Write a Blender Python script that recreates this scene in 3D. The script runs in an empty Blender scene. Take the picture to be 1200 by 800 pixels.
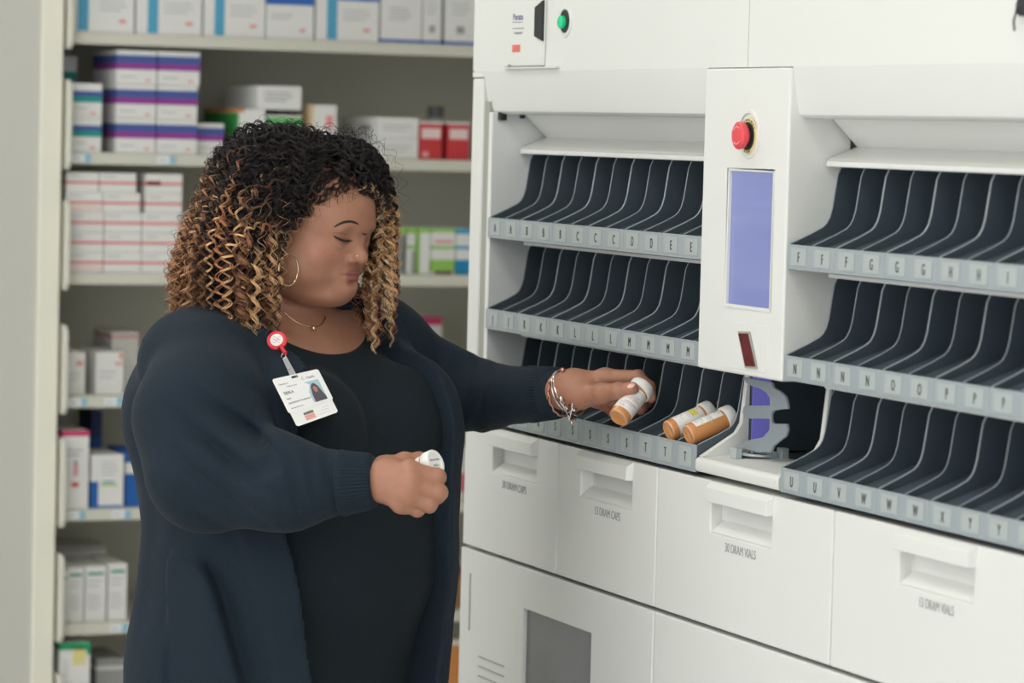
import bpy, bmesh, math, random
import numpy as np
from mathutils import Vector, Matrix
random.seed(7)
rng = np.random.default_rng(11)
SC = bpy.context.scene
COL = SC.collection
PI = math.pi

# ------------------------------------------------------------------ camera
FPX = 3880.0
PITCH, ROLL, YAW = math.radians(3.65), math.radians(-1.46), math.radians(22.8)
_R0 = np.array([math.cos(YAW), -math.sin(YAW), 0.0])
_H = np.array([math.sin(YAW), math.cos(YAW), 0.0])
_Z = np.array([0.0, 0.0, 1.0])
_F = _H * math.cos(PITCH) - _Z * math.sin(PITCH)
_U0 = _H * math.sin(PITCH) + _Z * math.cos(PITCH)
_R = math.cos(ROLL) * _R0 - math.sin(ROLL) * _U0
_U = math.sin(ROLL) * _R0 + math.cos(ROLL) * _U0
_C = np.array([0.0, 0.0, 1.62])
def _ray(x, y): return _F + _R * (x - 600) / FPX - _U * (y - 400) / FPX
def W(x, y, d): return _C + _ray(x, y) * d                 # measured pixel + distance -> world point
def onX(x, y, D=1.8):
    r = _ray(x, y); return _C + r * (D / r[0])
def onY(x, y, D):
    r = _ray(x, y); return _C + r * (D / r[1])
cam = bpy.data.cameras.new('camera')
cam.sensor_width = 36.0
cam.lens = FPX / 1200 * 36.0
cam.clip_start = 0.05
cam.dof.use_dof = True
cam.dof.focus_distance = 4.18
cam.dof.aperture_fstop = cam.lens / 1000 / 0.021
co = bpy.data.objects.new('camera', cam)
co.matrix_world = Matrix(((_R[0], _U[0], -_F[0], _C[0]), (_R[1], _U[1], -_F[1], _C[1]), (_R[2], _U[2], -_F[2], _C[2]), (0, 0, 0, 1)))
COL.objects.link(co)
SC.camera = co
SC.view_settings.view_transform = 'Standard'
SC.view_settings.look = 'None'
SC.view_settings.gamma = 1.0
SC.view_settings.use_curve_mapping = False
SC.view_settings.exposure = -0.08

# ------------------------------------------------------------------ materials
def lin(c):
    return tuple(((v / 255) / 12.92 if v / 255 <= 0.04045 else ((v / 255 + 0.055) / 1.055) ** 2.4) for v in c)
def mat(name, rgb, rough=0.5, metal=0.0, spec=0.5, bump=0.0, bscale=400.0, noise=0.0, nscale=20.0, emit=None, estr=1.0, alpha=None, sheen=0.0, trans=0.0, sss=0.0, coat=0.0):
    m = bpy.data.materials.new(name); m.use_nodes = True
    nt = m.node_tree; b = nt.nodes['Principled BSDF']
    c = lin(rgb) + (1,)
    b.inputs['Base Color'].default_value = c
    b.inputs['Roughness'].default_value = rough
    b.inputs['Metallic'].default_value = metal
    b.inputs['Specular IOR Level'].default_value = spec
    if sheen: b.inputs['Sheen Weight'].default_value = sheen; b.inputs['Sheen Roughness'].default_value = 0.4
    if trans: b.inputs['Transmission Weight'].default_value = trans
    if coat: b.inputs['Coat Weight'].default_value = coat
    if sss:
        b.inputs['Subsurface Weight'].default_value = sss
        b.inputs['Subsurface Radius'].default_value = (0.012, 0.005, 0.003)
        b.inputs['Subsurface Scale'].default_value = 0.5
    if emit: b.inputs['Emission Color'].default_value = lin(emit) + (1,); b.inputs['Emission Strength'].default_value = estr
    if bump or noise:
        tc = nt.nodes.new('ShaderNodeTexCoord')
    if bump:
        n = nt.nodes.new('ShaderNodeTexNoise'); n.inputs['Scale'].default_value = bscale; n.inputs['Detail'].default_value = 3
        bp = nt.nodes.new('ShaderNodeBump'); bp.inputs['Strength'].default_value = bump; bp.inputs['Distance'].default_value = 0.001
        nt.links.new(tc.outputs['Object'], n.inputs['Vector']); nt.links.new(n.outputs['Fac'], bp.inputs['Height'])
        nt.links.new(bp.outputs['Normal'], b.inputs['Normal'])
    if noise:
        n = nt.nodes.new('ShaderNodeTexNoise'); n.inputs['Scale'].default_value = nscale; n.inputs['Detail'].default_value = 4
        mx = nt.nodes.new('ShaderNodeMix'); mx.data_type = 'RGBA'
        mx.inputs['A'].default_value = tuple(v * (1 - noise) for v in c[:3]) + (1,)
        mx.inputs['B'].default_value = tuple(min(1, v * (1 + noise)) for v in c[:3]) + (1,)
        nt.links.new(tc.outputs['Object'], n.inputs['Vector']); nt.links.new(n.outputs['Fac'], mx.inputs['Factor'])
        nt.links.new(mx.outputs['Result'], b.inputs['Base Color'])
    return m
_mc = {}
def flat(rgb, rough=0.5):
    k = (tuple(rgb), rough)
    if k not in _mc: _mc[k] = mat('print_%d_%d_%d' % tuple(rgb), rgb, rough)
    return _mc[k]
M = {}
M['white'] = mat('machine_white', (221, 222, 217), 0.42, bump=0.12, bscale=900, noise=0.012, nscale=6)
M['white_in'] = mat('machine_inner_white', (222, 224, 222), 0.5, bump=0.1, bscale=700)
M['groove'] = mat('machine_groove', (160, 160, 150), 0.6, bump=0.1)
M['tray'] = mat('tray_grey_plastic', (68, 79, 87), 0.42, noise=0.05, nscale=40)
M['tray_edge'] = mat('tray_edge', (172, 182, 184), 0.4, noise=0.04, nscale=60)
M['lip'] = mat('tray_lip', (154, 163, 167), 0.35, noise=0.05, nscale=35)
M['card'] = mat('label_card', (168, 176, 174), 0.5, noise=0.03, nscale=80)
M['ink'] = mat('ink', (38, 42, 46), 0.6, noise=0.05)
M['ink_soft'] = mat('ink_soft', (132, 134, 138), 0.6, noise=0.05)
M['drawer_ink'] = mat('drawer_ink', (150, 151, 152), 0.6, noise=0.05)
M['black'] = mat('black_plastic', (30, 34, 36), 0.5, noise=0.05)
M['gap'] = mat('dark_gap', (40, 46, 48), 0.8, noise=0.05)
M['rack'] = mat('rack_paint', (214, 213, 200), 0.55, bump=0.05, noise=0.02, nscale=5)
M['rack_back'] = mat('rack_back_paint', (206, 204, 192), 0.7, noise=0.03, nscale=4)
M['cream'] = mat('cream_trim_paint', (238, 236, 221), 0.6, noise=0.015, nscale=6)
M['wall'] = mat('grey_wall_paint', (202, 202, 194), 0.75, bump=0.3, bscale=260, noise=0.02, nscale=3)
M['wall2'] = mat('wall_paint', (200, 200, 190), 0.8, bump=0.2, bscale=200)
M['ceil'] = mat('ceiling_tile', (225, 225, 220), 0.9, bump=0.4, bscale=120)

def floor_mat():
    m = mat('floor_tiles', (186, 185, 180), 0.35)
    nt = m.node_tree; b = nt.nodes['Principled BSDF']
    tc = nt.nodes.new('ShaderNodeTexCoord'); br = nt.nodes.new('ShaderNodeTexBrick')
    br.offset = 0; br.inputs['Scale'].default_value = 1.0; br.inputs['Brick Width'].default_value = 0.3; br.inputs['Row Height'].default_value = 0.3
    br.inputs['Mortar Size'].default_value = 0.0015
    br.inputs['Color1'].default_value = lin((216, 215, 210)) + (1,); br.inputs['Color2'].default_value = lin((208, 207, 202)) + (1,); br.inputs['Mortar'].default_value = lin((120, 118, 110)) + (1,)
    nt.links.new(tc.outputs['Object'], br.inputs['Vector']); nt.links.new(br.outputs['Color'], b.inputs['Base Color'])
    return m
M['floor'] = floor_mat()

# ------------------------------------------------------------------ mesh helpers
class MB:
    def __init__(s): s.v = []; s.f = []; s.m = []; s.mats = []
    def mi(s, m):
        if m is None: return 0
        if m not in s.mats: s.mats.append(m)
        return s.mats.index(m)
    def add(s, vs, fs, m=None):
        o = len(s.v); k = s.mi(m)
        s.v += [tuple(map(float, v)) for v in vs]
        for f in fs: s.f.append(tuple(i + o for i in f)); s.m.append(k)
    def box(s, x0, x1, y0, y1, z0, z1, m=None):
        if x0 > x1: x0, x1 = x1, x0
        if y0 > y1: y0, y1 = y1, y0
        if z0 > z1: z0, z1 = z1, z0
        s.add([(x0,y0,z0),(x1,y0,z0),(x1,y1,z0),(x0,y1,z0),(x0,y0,z1),(x1,y0,z1),(x1,y1,z1),(x0,y1,z1)],
              [(0,3,2,1),(4,5,6,7),(0,1,5,4),(1,2,6,5),(2,3,7,6),(3,0,4,7)], m)
    def prism(s, poly, axis, lo, hi, m=None):
        # poly in the plane of the two remaining axes (x: y,z | y: x,z | z: x,y)
        n = len(poly)
        a = sum(poly[i][0]*poly[(i+1)%n][1]-poly[(i+1)%n][0]*poly[i][1] for i in range(n))
        if a < 0: poly = poly[::-1]
        def pt(p, t):
            return (t, p[0], p[1]) if axis == 'x' else (p[0], t, p[1]) if axis == 'y' else (p[0], p[1], t)
        vs = [pt(p, lo) for p in poly] + [pt(p, hi) for p in poly]
        fl = axis == 'y'
        f1 = tuple(range(n))[::-1]; f2 = tuple(range(n, 2*n))
        sd = [(i, (i+1) % n, n+(i+1) % n, n+i) for i in range(n)]
        fs = [f1, f2] + sd
        if fl: fs = [f[::-1] for f in fs]
        s.add(vs, fs, m)
    def cyl(s, p0, p1, r0, r1=None, n=24, m=None, caps=True, m1=None):
        r1 = r0 if r1 is None else r1
        p0 = np.array(p0, float); p1 = np.array(p1, float); d = p1-p0; d /= np.linalg.norm(d)
        a = np.cross(d, (0,0,1.0)); 
        if np.linalg.norm(a) < 1e-3: a = np.cross(d, (1.0,0,0))
        a /= np.linalg.norm(a); b = np.cross(d, a)
        vs = []
        for p, r in ((p0, r0), (p1, r1)):
            for i in range(n):
                t = 2*PI*i/n; vs.append(p + (a*math.cos(t) + b*math.sin(t))*r)
        s.add(vs, [(i, (i+1) % n, n+(i+1) % n, n+i) for i in range(n)], m)
        if caps:
            s.add(vs[:n], [tuple(range(n))[::-1]], m); s.add(vs[n:], [tuple(range(n))], m1 or m)
    def tube(s, pts, r, n=8, m=None, closed=False):
        pts = np.array(pts, float); k = len(pts)
        rr = np.full(k, r) if np.isscalar(r) else np.array(r)
        if closed: T = np.roll(pts, -1, 0) - np.roll(pts, 1, 0)
        else: T = np.gradient(pts, axis=0)
        T /= np.linalg.norm(T, axis=1)[:, None] + 1e-12
        up = np.array([0.3, 0.5, 0.81]); a = np.cross(T, up); a /= np.linalg.norm(a, axis=1)[:, None] + 1e-12
        b = np.cross(T, a); th = np.arange(n)*2*PI/n
        vs = pts[:, None] + rr[:, None, None]*(a[:, None]*np.cos(th)[None, :, None] + b[:, None]*np.sin(th)[None, :, None])
        vs = vs.reshape(-1, 3)
        fs = []
        for i in range(k if closed else k-1):
            j = (i+1) % k
            for q in range(n):
                fs.append((i*n+q, i*n+(q+1) % n, j*n+(q+1) % n, j*n+q))
        if not closed: fs += [tuple(range(n)), tuple(range((k-1)*n, k*n))[::-1]]
        s.add(vs, fs, m)
    def lathe(s, p0, d, prof, n=28, mats=None):
        # prof: [(dist along d, radius)], mats one per segment
        p0 = np.array(p0, float); d = np.array(d, float); d /= np.linalg.norm(d)
        a = np.cross(d, (0,0,1.0))
        if np.linalg.norm(a) < 1e-3: a = np.cross(d, (1.0,0,0))
        a /= np.linalg.norm(a); b = np.cross(d, a)
        for k in range(len(prof)-1):
            vs = []
            for (h, r) in prof[k:k+2]:
                for i in range(n):
                    t = 2*PI*i/n; vs.append(p0 + d*h + (a*math.cos(t)+b*math.sin(t))*max(r, 1e-5))
            s.add(vs, [(i, (i+1) % n, n+(i+1) % n, n+i) for i in range(n)], mats[k] if mats else None)
    def build(s, name, m=None, parent=None, bevel=0, smooth=False, seg=2, angle=35):
        me = bpy.data.meshes.new(name)
        off = np.array(wloc(parent))
        vs = np.array(s.v, float) - off
        me.from_pydata(vs.tolist(), [], s.f); me.update()
        mats = s.mats if s.mats else [m]
        if m is not None and s.mats and m not in s.mats: mats = s.mats
        for q in mats: me.materials.append(q)
        if s.mats: me.polygons.foreach_set('material_index', s.m)
        o = bpy.data.objects.new(name, me); COL.objects.link(o)
        if parent is not None: o.parent = parent
        if smooth or bevel:
            bm = bmesh.new(); bm.from_mesh(me)
            bmesh.ops.remove_doubles(bm, verts=bm.verts, dist=1e-6)
            bm.to_mesh(me); bm.free()
            me.polygons.foreach_set('use_smooth', [True]*len(me.polygons))
            me.set_sharp_from_angle(angle=math.radians(angle))
        if bevel:
            b = o.modifiers.new('bevel', 'BEVEL'); b.width = bevel; b.segments = seg; b.limit_method = 'ANGLE'; b.angle_limit = math.radians(30); b.harden_normals = True
        return o
_loc = {}
def wloc(o):
    l = Vector((0, 0, 0))
    while o is not None: l = l + o.location; o = o.parent
    return l
def tag(o, label=None, cat=None, group=None, kind=None):
    if label: o['label'] = label
    if cat: o['category'] = cat
    if group: o['group'] = group
    if kind: o['kind'] = kind
    return o
def empty(name, loc, label=None, cat=None, group=None):
    o = bpy.data.objects.new(name, None); COL.objects.link(o); o.location = Vector([float(v) for v in loc]); o.empty_display_size = 0.05
    return tag(o, label, cat, group)
def copy_tree(o, parent=None):
    c = o.copy(); COL.objects.link(c)
    if parent is not None: c.parent = parent
    for ch in list(o.children): copy_tree(ch, c)
    return c
_tcache = {}
def text_mesh(body, size, xs=1.0, align='CENTER', extr=0.0002):
    cu = bpy.data.curves.new('t', 'FONT'); cu.body = body; cu.size = size; cu.align_x = align; cu.align_y = 'CENTER'; cu.extrude = extr
    o = bpy.data.objects.new('t', cu); COL.objects.link(o)
    dg = bpy.context.evaluated_depsgraph_get(); dg.update()
    me = bpy.data.meshes.new_from_object(o.evaluated_get(dg))
    vs = [(v.co.x*xs, v.co.y, v.co.z) for v in me.vertices]; fs = [tuple(p.vertices) for p in me.polygons]
    bpy.data.objects.remove(o); bpy.data.curves.remove(cu); bpy.data.meshes.remove(me)
    return vs, fs
def put_text(mb, body, size, pos, right, up, m, xs=1.0, bold=0.0, align='CENTER'):
    k = (body, size, xs, align)
    if k not in _tcache: _tcache[k] = text_mesh(body, size, xs, align)
    vs, fs = _tcache[k]
    r = np.array(right, float); u = np.array(up, float); n = np.cross(r, u); p = np.array(pos, float)
    mb.add([p + r*a + u*b + n*c for a, b, c in vs], fs, m)
RX, UZ = (0, -1, 0), (0, 0, 1)          # lettering on the machine face
RK = (1, 0, 0)                          # lettering on the rack face

# ------------------------------------------------------------------ setting
def struct(name, mb, m, bevel=0):
    o = mb.build(name, m, None, bevel); o['kind'] = 'structure'; return o
b = MB(); b.box(-2.6, 4.2, -1.5, 7.2, -0.1, 0.0); struct('floor', b, M['floor'])
b = MB(); b.box(-2.6, 4.2, -1.5, 7.2, 2.75, 2.85); struct('ceiling', b, M['ceil'])
b = MB(); b.box(-2.6, 4.2, 6.6, 6.7, 0, 2.75); struct('wall_back', b, M['wall2'])
b = MB(); b.box(2.72, 2.82, -1.5, 6.6, 0, 2.75); struct('wall_right', b, M['wall2'])
b = MB(); b.box(0.35, 1.5615, 6.0, 6.6, 0, 2.75); struct('wall_left', b, M['wall'])
b = MB(); b.box(1.5625, 1.6045, 5.992, 6.6, 0, 2.75); struct('trim_1', b, M['cream'], 0.003)

# ------------------------------------------------------------------ ceiling lights
def ceil_light(x, y, i, power):
    r = empty('ceiling_light', (x, y, 2.75), 'recessed ceiling light, %s' % i, 'ceiling light', 'ceiling light panels above the aisle')
    f = MB()
    for (a0, a1, b0, b1) in ((-.31,.31,-.62,-.59), (-.31,.31,.59,.62), (-.31,-.28,-.59,.59), (.28,.31,-.59,.59)):
        f.box(x+a0, x+a1, y+b0, y+b1, 2.725, 2.75)
    f.build('light_frame', M['white'], r)
    g = MB(); g.box(x-.28, x+.28, y-.59, y+.59, 2.735, 2.748)
    dm = mat('light_diffuser', (255, 252, 245), 0.5, emit=(255, 253, 247), estr=power)
    g.build('diffuser', dm, r)
# ------------------------------------------------------------------ dispensing cabinet
XF = 1.80
CYL, CYR = 4.4545, 2.30           # left (far) end, right (near) end of the machine
machine = empty('dispensing_cabinet', (2.1, 3.4, 0), 'large off-white automated vial dispensing cabinet with touchscreen column and lettered tray bays', 'cabinet')
def grid_face(mb, X, ys, zs, holes, m, mh=None, back=True):
    """Front skin at X with rectangular pockets; holes {(iy,iz): depth}"""
    ys = sorted(ys, reverse=True); zs = sorted(zs)
    for i in range(len(ys)-1):
        for j in range(len(zs)-1):
            y0, y1, z0, z1 = ys[i], ys[i+1], zs[j], zs[j+1]
            d = holes.get((i, j), 0)
            if d == 0:
                mb.add([(X,y0,z0),(X,y1,z0),(X,y1,z1),(X,y0,z1)], [(0,1,2,3)], m)
            else:
                a = [(X,y0,z0),(X,y1,z0),(X,y1,z1),(X,y0,z1)]; c = [(X+d,)+p[1:] for p in a]
                mb.add(a+c, [(4,5,6,7),(0,1,5,4),(1,2,6,5),(2,3,7,6),(3,0,4,7)], mh or m)
def slab_face(mb, X, depth, ys, zs, holes, m, mh=None):
    """panel: front skin with pockets + closed sides and back"""
    grid_face(mb, X, ys, zs, holes, m, mh)
    y0, y1, z0, z1 = max(ys), min(ys), min(zs), max(zs)
    a = [(X,y0,z0),(X,y1,z0),(X,y1,z1),(X,y0,z1)]; c = [(X+depth,)+p[1:] for p in a]
    ys = sorted(ys, reverse=True); zs = sorted(zs)
    mb.add(a+c, [(7,6,5,4)], m)
    # sides follow the grid's division so that vertices meet
    def side(pts):
        q = [(X+depth,)+p[1:] for p in pts]; n = len(pts)
        mb.add(pts+q, [(i, i+n, i+1+n, i+1) for i in range(n-1)], m)
    side([(X, y, z0) for y in ys][::1]); side([(X, y1, z) for z in zs]); side([(X, y, z1) for y in ys[::-1]]); side([(X, y0, z) for z in zs[::-1]])

# carcass: base, left post, inner side wall, back, top box
b = MB()
b.box(1.845, 2.65, CYR, CYL-.004, 0.10, 1.0)                    # lower box
b.box(1.845, 2.65, CYR, CYL-.004, 1.0, 1.195)                   # drawer box
b.box(2.06, 2.65, CYR, CYL-.004, 1.195, 1.70)                   # behind the bays
b.box(1.815, 2.65, CYR, CYL-.004, 1.715, 2.02)                  # top box
b.box(1.90, 2.60, CYR+.03, CYL-.04, 0.0, 0.10)                  # plinth
b.build('cabinet_body', M['white'], machine, 0.003)
b = MB()
b.box(1.80, 2.64, 4.414, 4.4545, 1.208, 1.694)                  # outer left post beside the bays
b.box(1.812, 2.05, 4.385, 4.4138, 1.205, 1.70, M['groove'])     # groove
b.box(1.802, 2.06, 4.372, 4.3905, 1.205, 1.652, M['white'])     # inner strip
b.mats = b.mats if b.mats else []
b2 = MB(); b2.box(1.80, 2.64, 4.4142, 4.4545, 1.2, 1.694); b2.build('side_post', M['white'], machine, 0.004)
b2 = MB(); b2.box(1.8045, 2.05, 4.396, 4.4138, 1.2, 1.66); b2.build('post_channel', M['groove'], machine)
b2 = MB(); b2.box(1.803, 2.055, 4.3835, 4.396, 1.2, 1.645); b2.build('inner_side_panel', M['white_in'], machine, 0.002)
# small hinge hardware in the upper corner of the bay
b2 = MB(); b2.box(1.812, 1.822, 4.374, 4.383, 1.6335, 1.645); b2.box(1.846, 1.851, 4.376, 4.3834, 1.637, 1.642)
b2.build('hinge_bracket', M['black'], machine)

# upper doors and fascia (door bottom edge z 1.70, fascia slants in to z 1.643)
def upper_door(y0, y1, f0, f1):
    mb = MB(); mb.box(XF, XF+.012, y0, y1, 1.7025, 2.02)
    mb.prism([(1.800, 1.7025), (1.8085, 1.652), (1.8105, 1.6465), (1.815, 1.6435), (1.823, 1.6425), (1.90, 1.6425), (1.90, 1.7025)], 'y', f0, f1)
    return mb.build('upper_door', M['white'], machine, 0, smooth=True, angle=20)
ud = upper_door(4.4475, 3.5738, 4.412, 3.6815)
upper_door(3.5722, 2.30, 3.4555, 2.30)
mb = MB(); mb.box(XF, 2.64, 4.4478, 4.4545, 1.7035, 2.02); mb.build('side_post', M['white'], machine, 0.0015)
mb = MB(); mb.box(1.80, 1.90, 4.4125, 4.4545, 1.6945, 1.7025); mb.build('fascia_corner', M['white'], machine, 0.001)
# access pocket with printed plate, dark latch slot
mb = MB()
mb.box(1.7965, 1.7998, 4.318, 4.1885, 1.7095, 1.86)
pl = mb.build('notice_plate', M['white'], ud, 0.001)
mb = MB(); mb.box(1.7955, 1.7975, 4.295, 4.262, 1.7345-.004, 1.7345+.008, None); 
mb.v = []; mb.f = []; mb.m = []
mb.box(1.7958, 1.7966, 4.2985, 4.2710, 1.7290, 1.7390)
mb.build('red_sticker', mat('red_sticker', (226, 112, 100), 0.5, noise=0.03), ud)
mb = MB()
for (s, z, sz, yy, mm) in (('Parata', 1.7775, 0.0125, 4.281, mat('logo_navy', (74, 84, 128), 0.5, noise=.02)),):
    put_text(mb, s, sz, (1.7962, yy, z), RX, UZ, mm, 1.15)
for (z, ya, yb) in ((1.7705, 4.300, 4.266), (1.7618, 4.300, 4.258), (1.7560, 4.294, 4.264), (1.7545, 4.290, 4.266)):
    mb.box(1.7959, 1.7964, ya, yb, z-.0005, z+.0005, M['ink_soft'])
mb.build('plate_lettering', None, ud)
mb = MB(); mb.prism([(4.2165, 1.7895), (4.1885, 1.7985), (4.1885, 1.7430), (4.2165, 1.7500)], 'x', 1.7935, 1.7964)
mb.build('latch_slot', M['black'], ud)
mb = MB(); mb.box(1.7935, 1.7998, 4.328, 4.140, 1.7055, 1.7078); mb.build('pocket_ledge', M['white'], ud, 0.0006)
mb = MB(); mb.box(1.7945, 1.7998, 4.322, 4.193, 1.7080, 1.7092); mb.cyl((1.793, 4.305, 1.7095), (1.7999, 4.305, 1.7095), 0.0026)
mb.build('pocket_hinge', M['groove'], ud)
# green push button in a dark dished ring
mb = MB(); mb.lathe((1.7998, 4.123, 1.7690), (-1, 0, 0), [(0, .0225), (0.0012, .0215), (0.0016, .0165)], 36, [M['white'], M['white']]); mb.build('button_bezel', None, ud, smooth=True)
mb = MB(); mb.lathe((1.7990, 4.1215, 1.7685), (-1, 0, 0), [(0, .0155), (0.0016, .0150), (0.0018, .0)], 36); mb.build('button_well', M['black'], ud, smooth=True)
mb = MB(); mb.lathe((1.7975, 4.1255, 1.7675), (-1, 0, 0), [(0, .0088), (0.0050, .0086), (0.0060, .0070), (0.0064, .0)], 32)
mb.build('green_button', mat('green_lens', (20, 190, 128), 0.25, emit=(20, 190, 130), estr=0.25, noise=.05), ud, smooth=True)
mb = MB(); mb.lathe((1.7998, 2.948, 1.760), (-1, 0, 0), [(0, .010), (0.004, .010), (0.005, .0)], 24); mb.tube([(1.795, 2.954, 1.757), (1.792, 2.9545, 1.745), (1.794, 2.9555, 1.735)], 0.0012)
mb.build('key_latch', M['black'], machine, smooth=True)

# canopy and slanted soffit above each tray bank, tray rails, inner floor
def bay(yl, yr, first):
    mb = MB(); mb.prism([(1.851, 1.6424), (1.905, 1.6424), (1.905, 1.60), (1.886, 1.609)], 'y', yl-.006, yr+.002); mb.build('soffit', M['white'], machine)
    mb = MB(); mb.prism([(1.8455, 1.5865), (1.8455, 1.5925), (1.8475, 1.5955), (1.887, 1.6115), (1.93, 1.6115), (1.93, 1.5865)], 'y', yl-.002, yr+.002); mb.build('canopy', M['white'], machine, 0.002)
    for k in range(2):
        zt = 1.495 - .130*k
        mb = MB(); mb.box(1.838, 2.06, yl-.0425 if first else yl-.03, yr+.001, zt-.0375, zt-.0325)
        mb.build('tray_rail', M['white_in'], machine, 0.001)
    mb = MB(); mb.box(1.825, 2.06, yl+.002, yr, 1.1995, 1.2015); mb.build('bay_floor', M['gap'], machine)
bay(4.382, 3.682, True)
bay(3.4545, 2.62, False)

# console column
con = MB()
ys = [3.6815, 3.6095, 3.4897, 3.4555]; zs = [1.333, 1.4145, 1.5795, 1.7015]
slab_face(con, 1.797, 0.082, ys, zs, {(1, 1): 0.006}, M['white'])
console = con.build('console', M['white'], machine, 0.012, seg=4)
# inset tint of the dished scanner area
mb = MB()
mb.box(1.8015, 1.8035, 3.6085, 3.4907, 1.4155, 1.5785)
def screen_mat():
    m = mat('touchscreen', (70, 78, 120), 0.25)
    nt = m.node_tree; bs = nt.nodes['Principled BSDF']
    tc = nt.nodes.new('ShaderNodeTexCoord'); n = nt.nodes.new('ShaderNodeTexNoise'); n.inputs['Scale'].default_value = 14
    mp = nt.nodes.new('ShaderNodeMapping'); mp.inputs['Scale'].default_value = (1, .25, 2.2)
    r = nt.nodes.new('ShaderNodeValToRGB')
    r.color_ramp.elements[0].position = .3; r.color_ramp.elements[0].color = lin((150, 160, 208)) + (1,)
    r.color_ramp.elements[1].position = .75; r.color_ramp.elements[1].color = lin((166, 174, 214)) + (1,)
    nt.links.new(tc.outputs['Object'], mp.inputs['Vector']); nt.links.new(mp.outputs['Vector'], n.inputs['Vector']); nt.links.new(n.outputs['Fac'], r.inputs['Fac'])
    nt.links.new(r.outputs['Color'], bs.inputs['Emission Color']); bs.inputs['Emission Strength'].default_value = 0.62
    bs.inputs['Base Color'].default_value = lin((60, 66, 110)) + (1,)
    return m
mb.build('touchscreen', screen_mat(), console)
mb = MB()
for (a0, a1, c0, c1) in ((3.6105, 3.6075, 1.4135, 1.5805), (3.4917, 3.4887, 1.4135, 1.5805), (3.6105, 3.4887, 1.5775, 1.5805), (3.6105, 3.4887, 1.4135, 1.4165)):
    mb.box(1.7962, 1.8015, a0, a1, c0, c1)
mb.build('screen_bezel', M['white'], console, 0.001)
mb = MB()
mb.lathe((1.7968, 3.5585, 1.6225), (-1, 0, 0), [(0, .0300), (0.0012, .0290), (0.0016, .0255), (.0008, .0245)], 48, [M['white']]*3)
mb.build('button_collar', None, console, smooth=True)
mb = MB(); mb.lathe((1.7960, 3.556, 1.620), (-1, 0, 0), [(0, .0222), (0.0018, .0216), (0.0019, .0)], 48); 
yel = mat('yellow_ring', (226, 214, 158), 0.5, noise=.04)
mb.mats = []; mb.m = [0]*len(mb.f)
mb.build('button_ring', yel, console, smooth=True)
mb = MB()
ang = 0
for ch_i, ch in enumerate('EMERGENCY'):
    t = math.radians(150 - ch_i*15)
    p = (1.7938, 3.556 - math.cos(t)*.0193, 1.620 + math.sin(t)*.0193)
    put_text(mb, ch, 0.0040, p, (0, -math.sin(t), -math.cos(t)), (0, -math.cos(t), math.sin(t)), M['ink'])
mb.build('ring_lettering', None, console); mb = MB()
for ch_i, ch in enumerate('STOP'):
    t = math.radians(-110 + ch_i*13)
    p = (1.7938, 3.556 - math.cos(t)*.0193, 1.620 + math.sin(t)*.0193)
    put_text(mb, ch, 0.0042, p, (0, math.sin(t), math.cos(t)), (0, math.cos(t), -math.sin(t)), M['ink'])
mb.build('ring_lettering', None, console)
mb = MB(); mb.lathe((1.7945, 3.5555, 1.620), (-1, 0, 0), [(0, .0168), (0.002, .0168), (0.0025, .012), (.006, .0115)], 40); mb.build('button_collar', M['black'], console, smooth=True)
mb = MB(); mb.lathe((1.7905, 3.5555, 1.6205), (-1, 0, 0), [(0, .0125), (0.002, .0150), (0.0070, .0168), (0.0095, .0165), (0.0112, .0140), (0.0117, .0118), (.0110, .0)], 48)
redm = mat('stop_red', (222, 72, 80), 0.32, noise=.04, nscale=60)
mb.build('stop_button', redm, console, smooth=True)
mb = MB()
pk = mat('arrow_pink', (238, 170, 172), 0.4, noise=.02)
for s0 in (40, 220):
    pts = []
    for k in range(12):
        t = math.radians(s0 + k*8); pts.append((1.7788, 3.5555+math.cos(t)*.0105, 1.6205+math.sin(t)*.0105))
    mb.tube(pts, 0.0007, 6)
mb.build('button_arrows', pk, console)
# scanner window: slanted dark red glass in a shallow rounded field
mb = MB()
fy = [3.6255, 3.615, 3.505, 3.4945]; fz = [1.343, 1.352, 1.388, 1.3955]
def field(mbx):
    outer = [(3.628, 1.3955), (3.493, 1.3955), (3.493, 1.3455), (3.4985, 1.3395), (3.6155, 1.3395), (3.6255, 1.348)]
    mbx.prism(outer, 'x', 1.7964, 1.7972)
field(mb); mb.build('scanner_field', M['white'], console, 0.0012)
mb = MB(); mb.prism([(3.5685, 1.3850), (3.5375, 1.3865), (3.5150, 1.3440), (3.5465, 1.3425)], 'x', 1.7946, 1.7956); mb.build('scanner_bezel', M['groove'], console)
mb = MB(); mb.prism([(3.5660, 1.3828), (3.5400, 1.3842), (3.5180, 1.3462), (3.5445, 1.3448)], 'x', 1.7940, 1.7947)
mb.build('scanner_window', mat('scanner_glass', (104, 52, 52), 0.12, coat=.6, noise=.25, nscale=40), console)

# pick-up niche below the console
nl, nr = 3.680, 3.4575
mb = MB()
prof = [(1.799, 1.204), (1.797, 1.2075), (1.797, 1.2185), (1.801, 1.222), (1.884, 1.2275), (1.884, 1.204)]
mb.prism(prof, 'y', nl, nr)
niche = mb.build('vial_niche', M['white'], machine, 0.002)
def riser(y0, y1):
    m_ = MB()
    out = [(1.801, 1.2225), (1.8485, 1.2515), (1.856, 1.2635), (1.8635, 1.333), (1.8665, 1.333), (1.8665, 1.2225)]
    m_.prism(out, 'y', y0, y1); return m_.build('niche_side', M['white'], niche, 0.0012)
riser(3.680, 3.671); riser(3.4665, 3.4575)
mb = MB(); mb.box(1.985, 1.99, nl-.001, nr+.001, 1.21, 1.333); mb.build('niche_back', M['tray'], niche)
mb = MB(); mb.box(1.8668, 1.9845, nl-.001, nl-.012, 1.229, 1.333); mb.build('niche_lining', M['tray'], niche)
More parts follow.
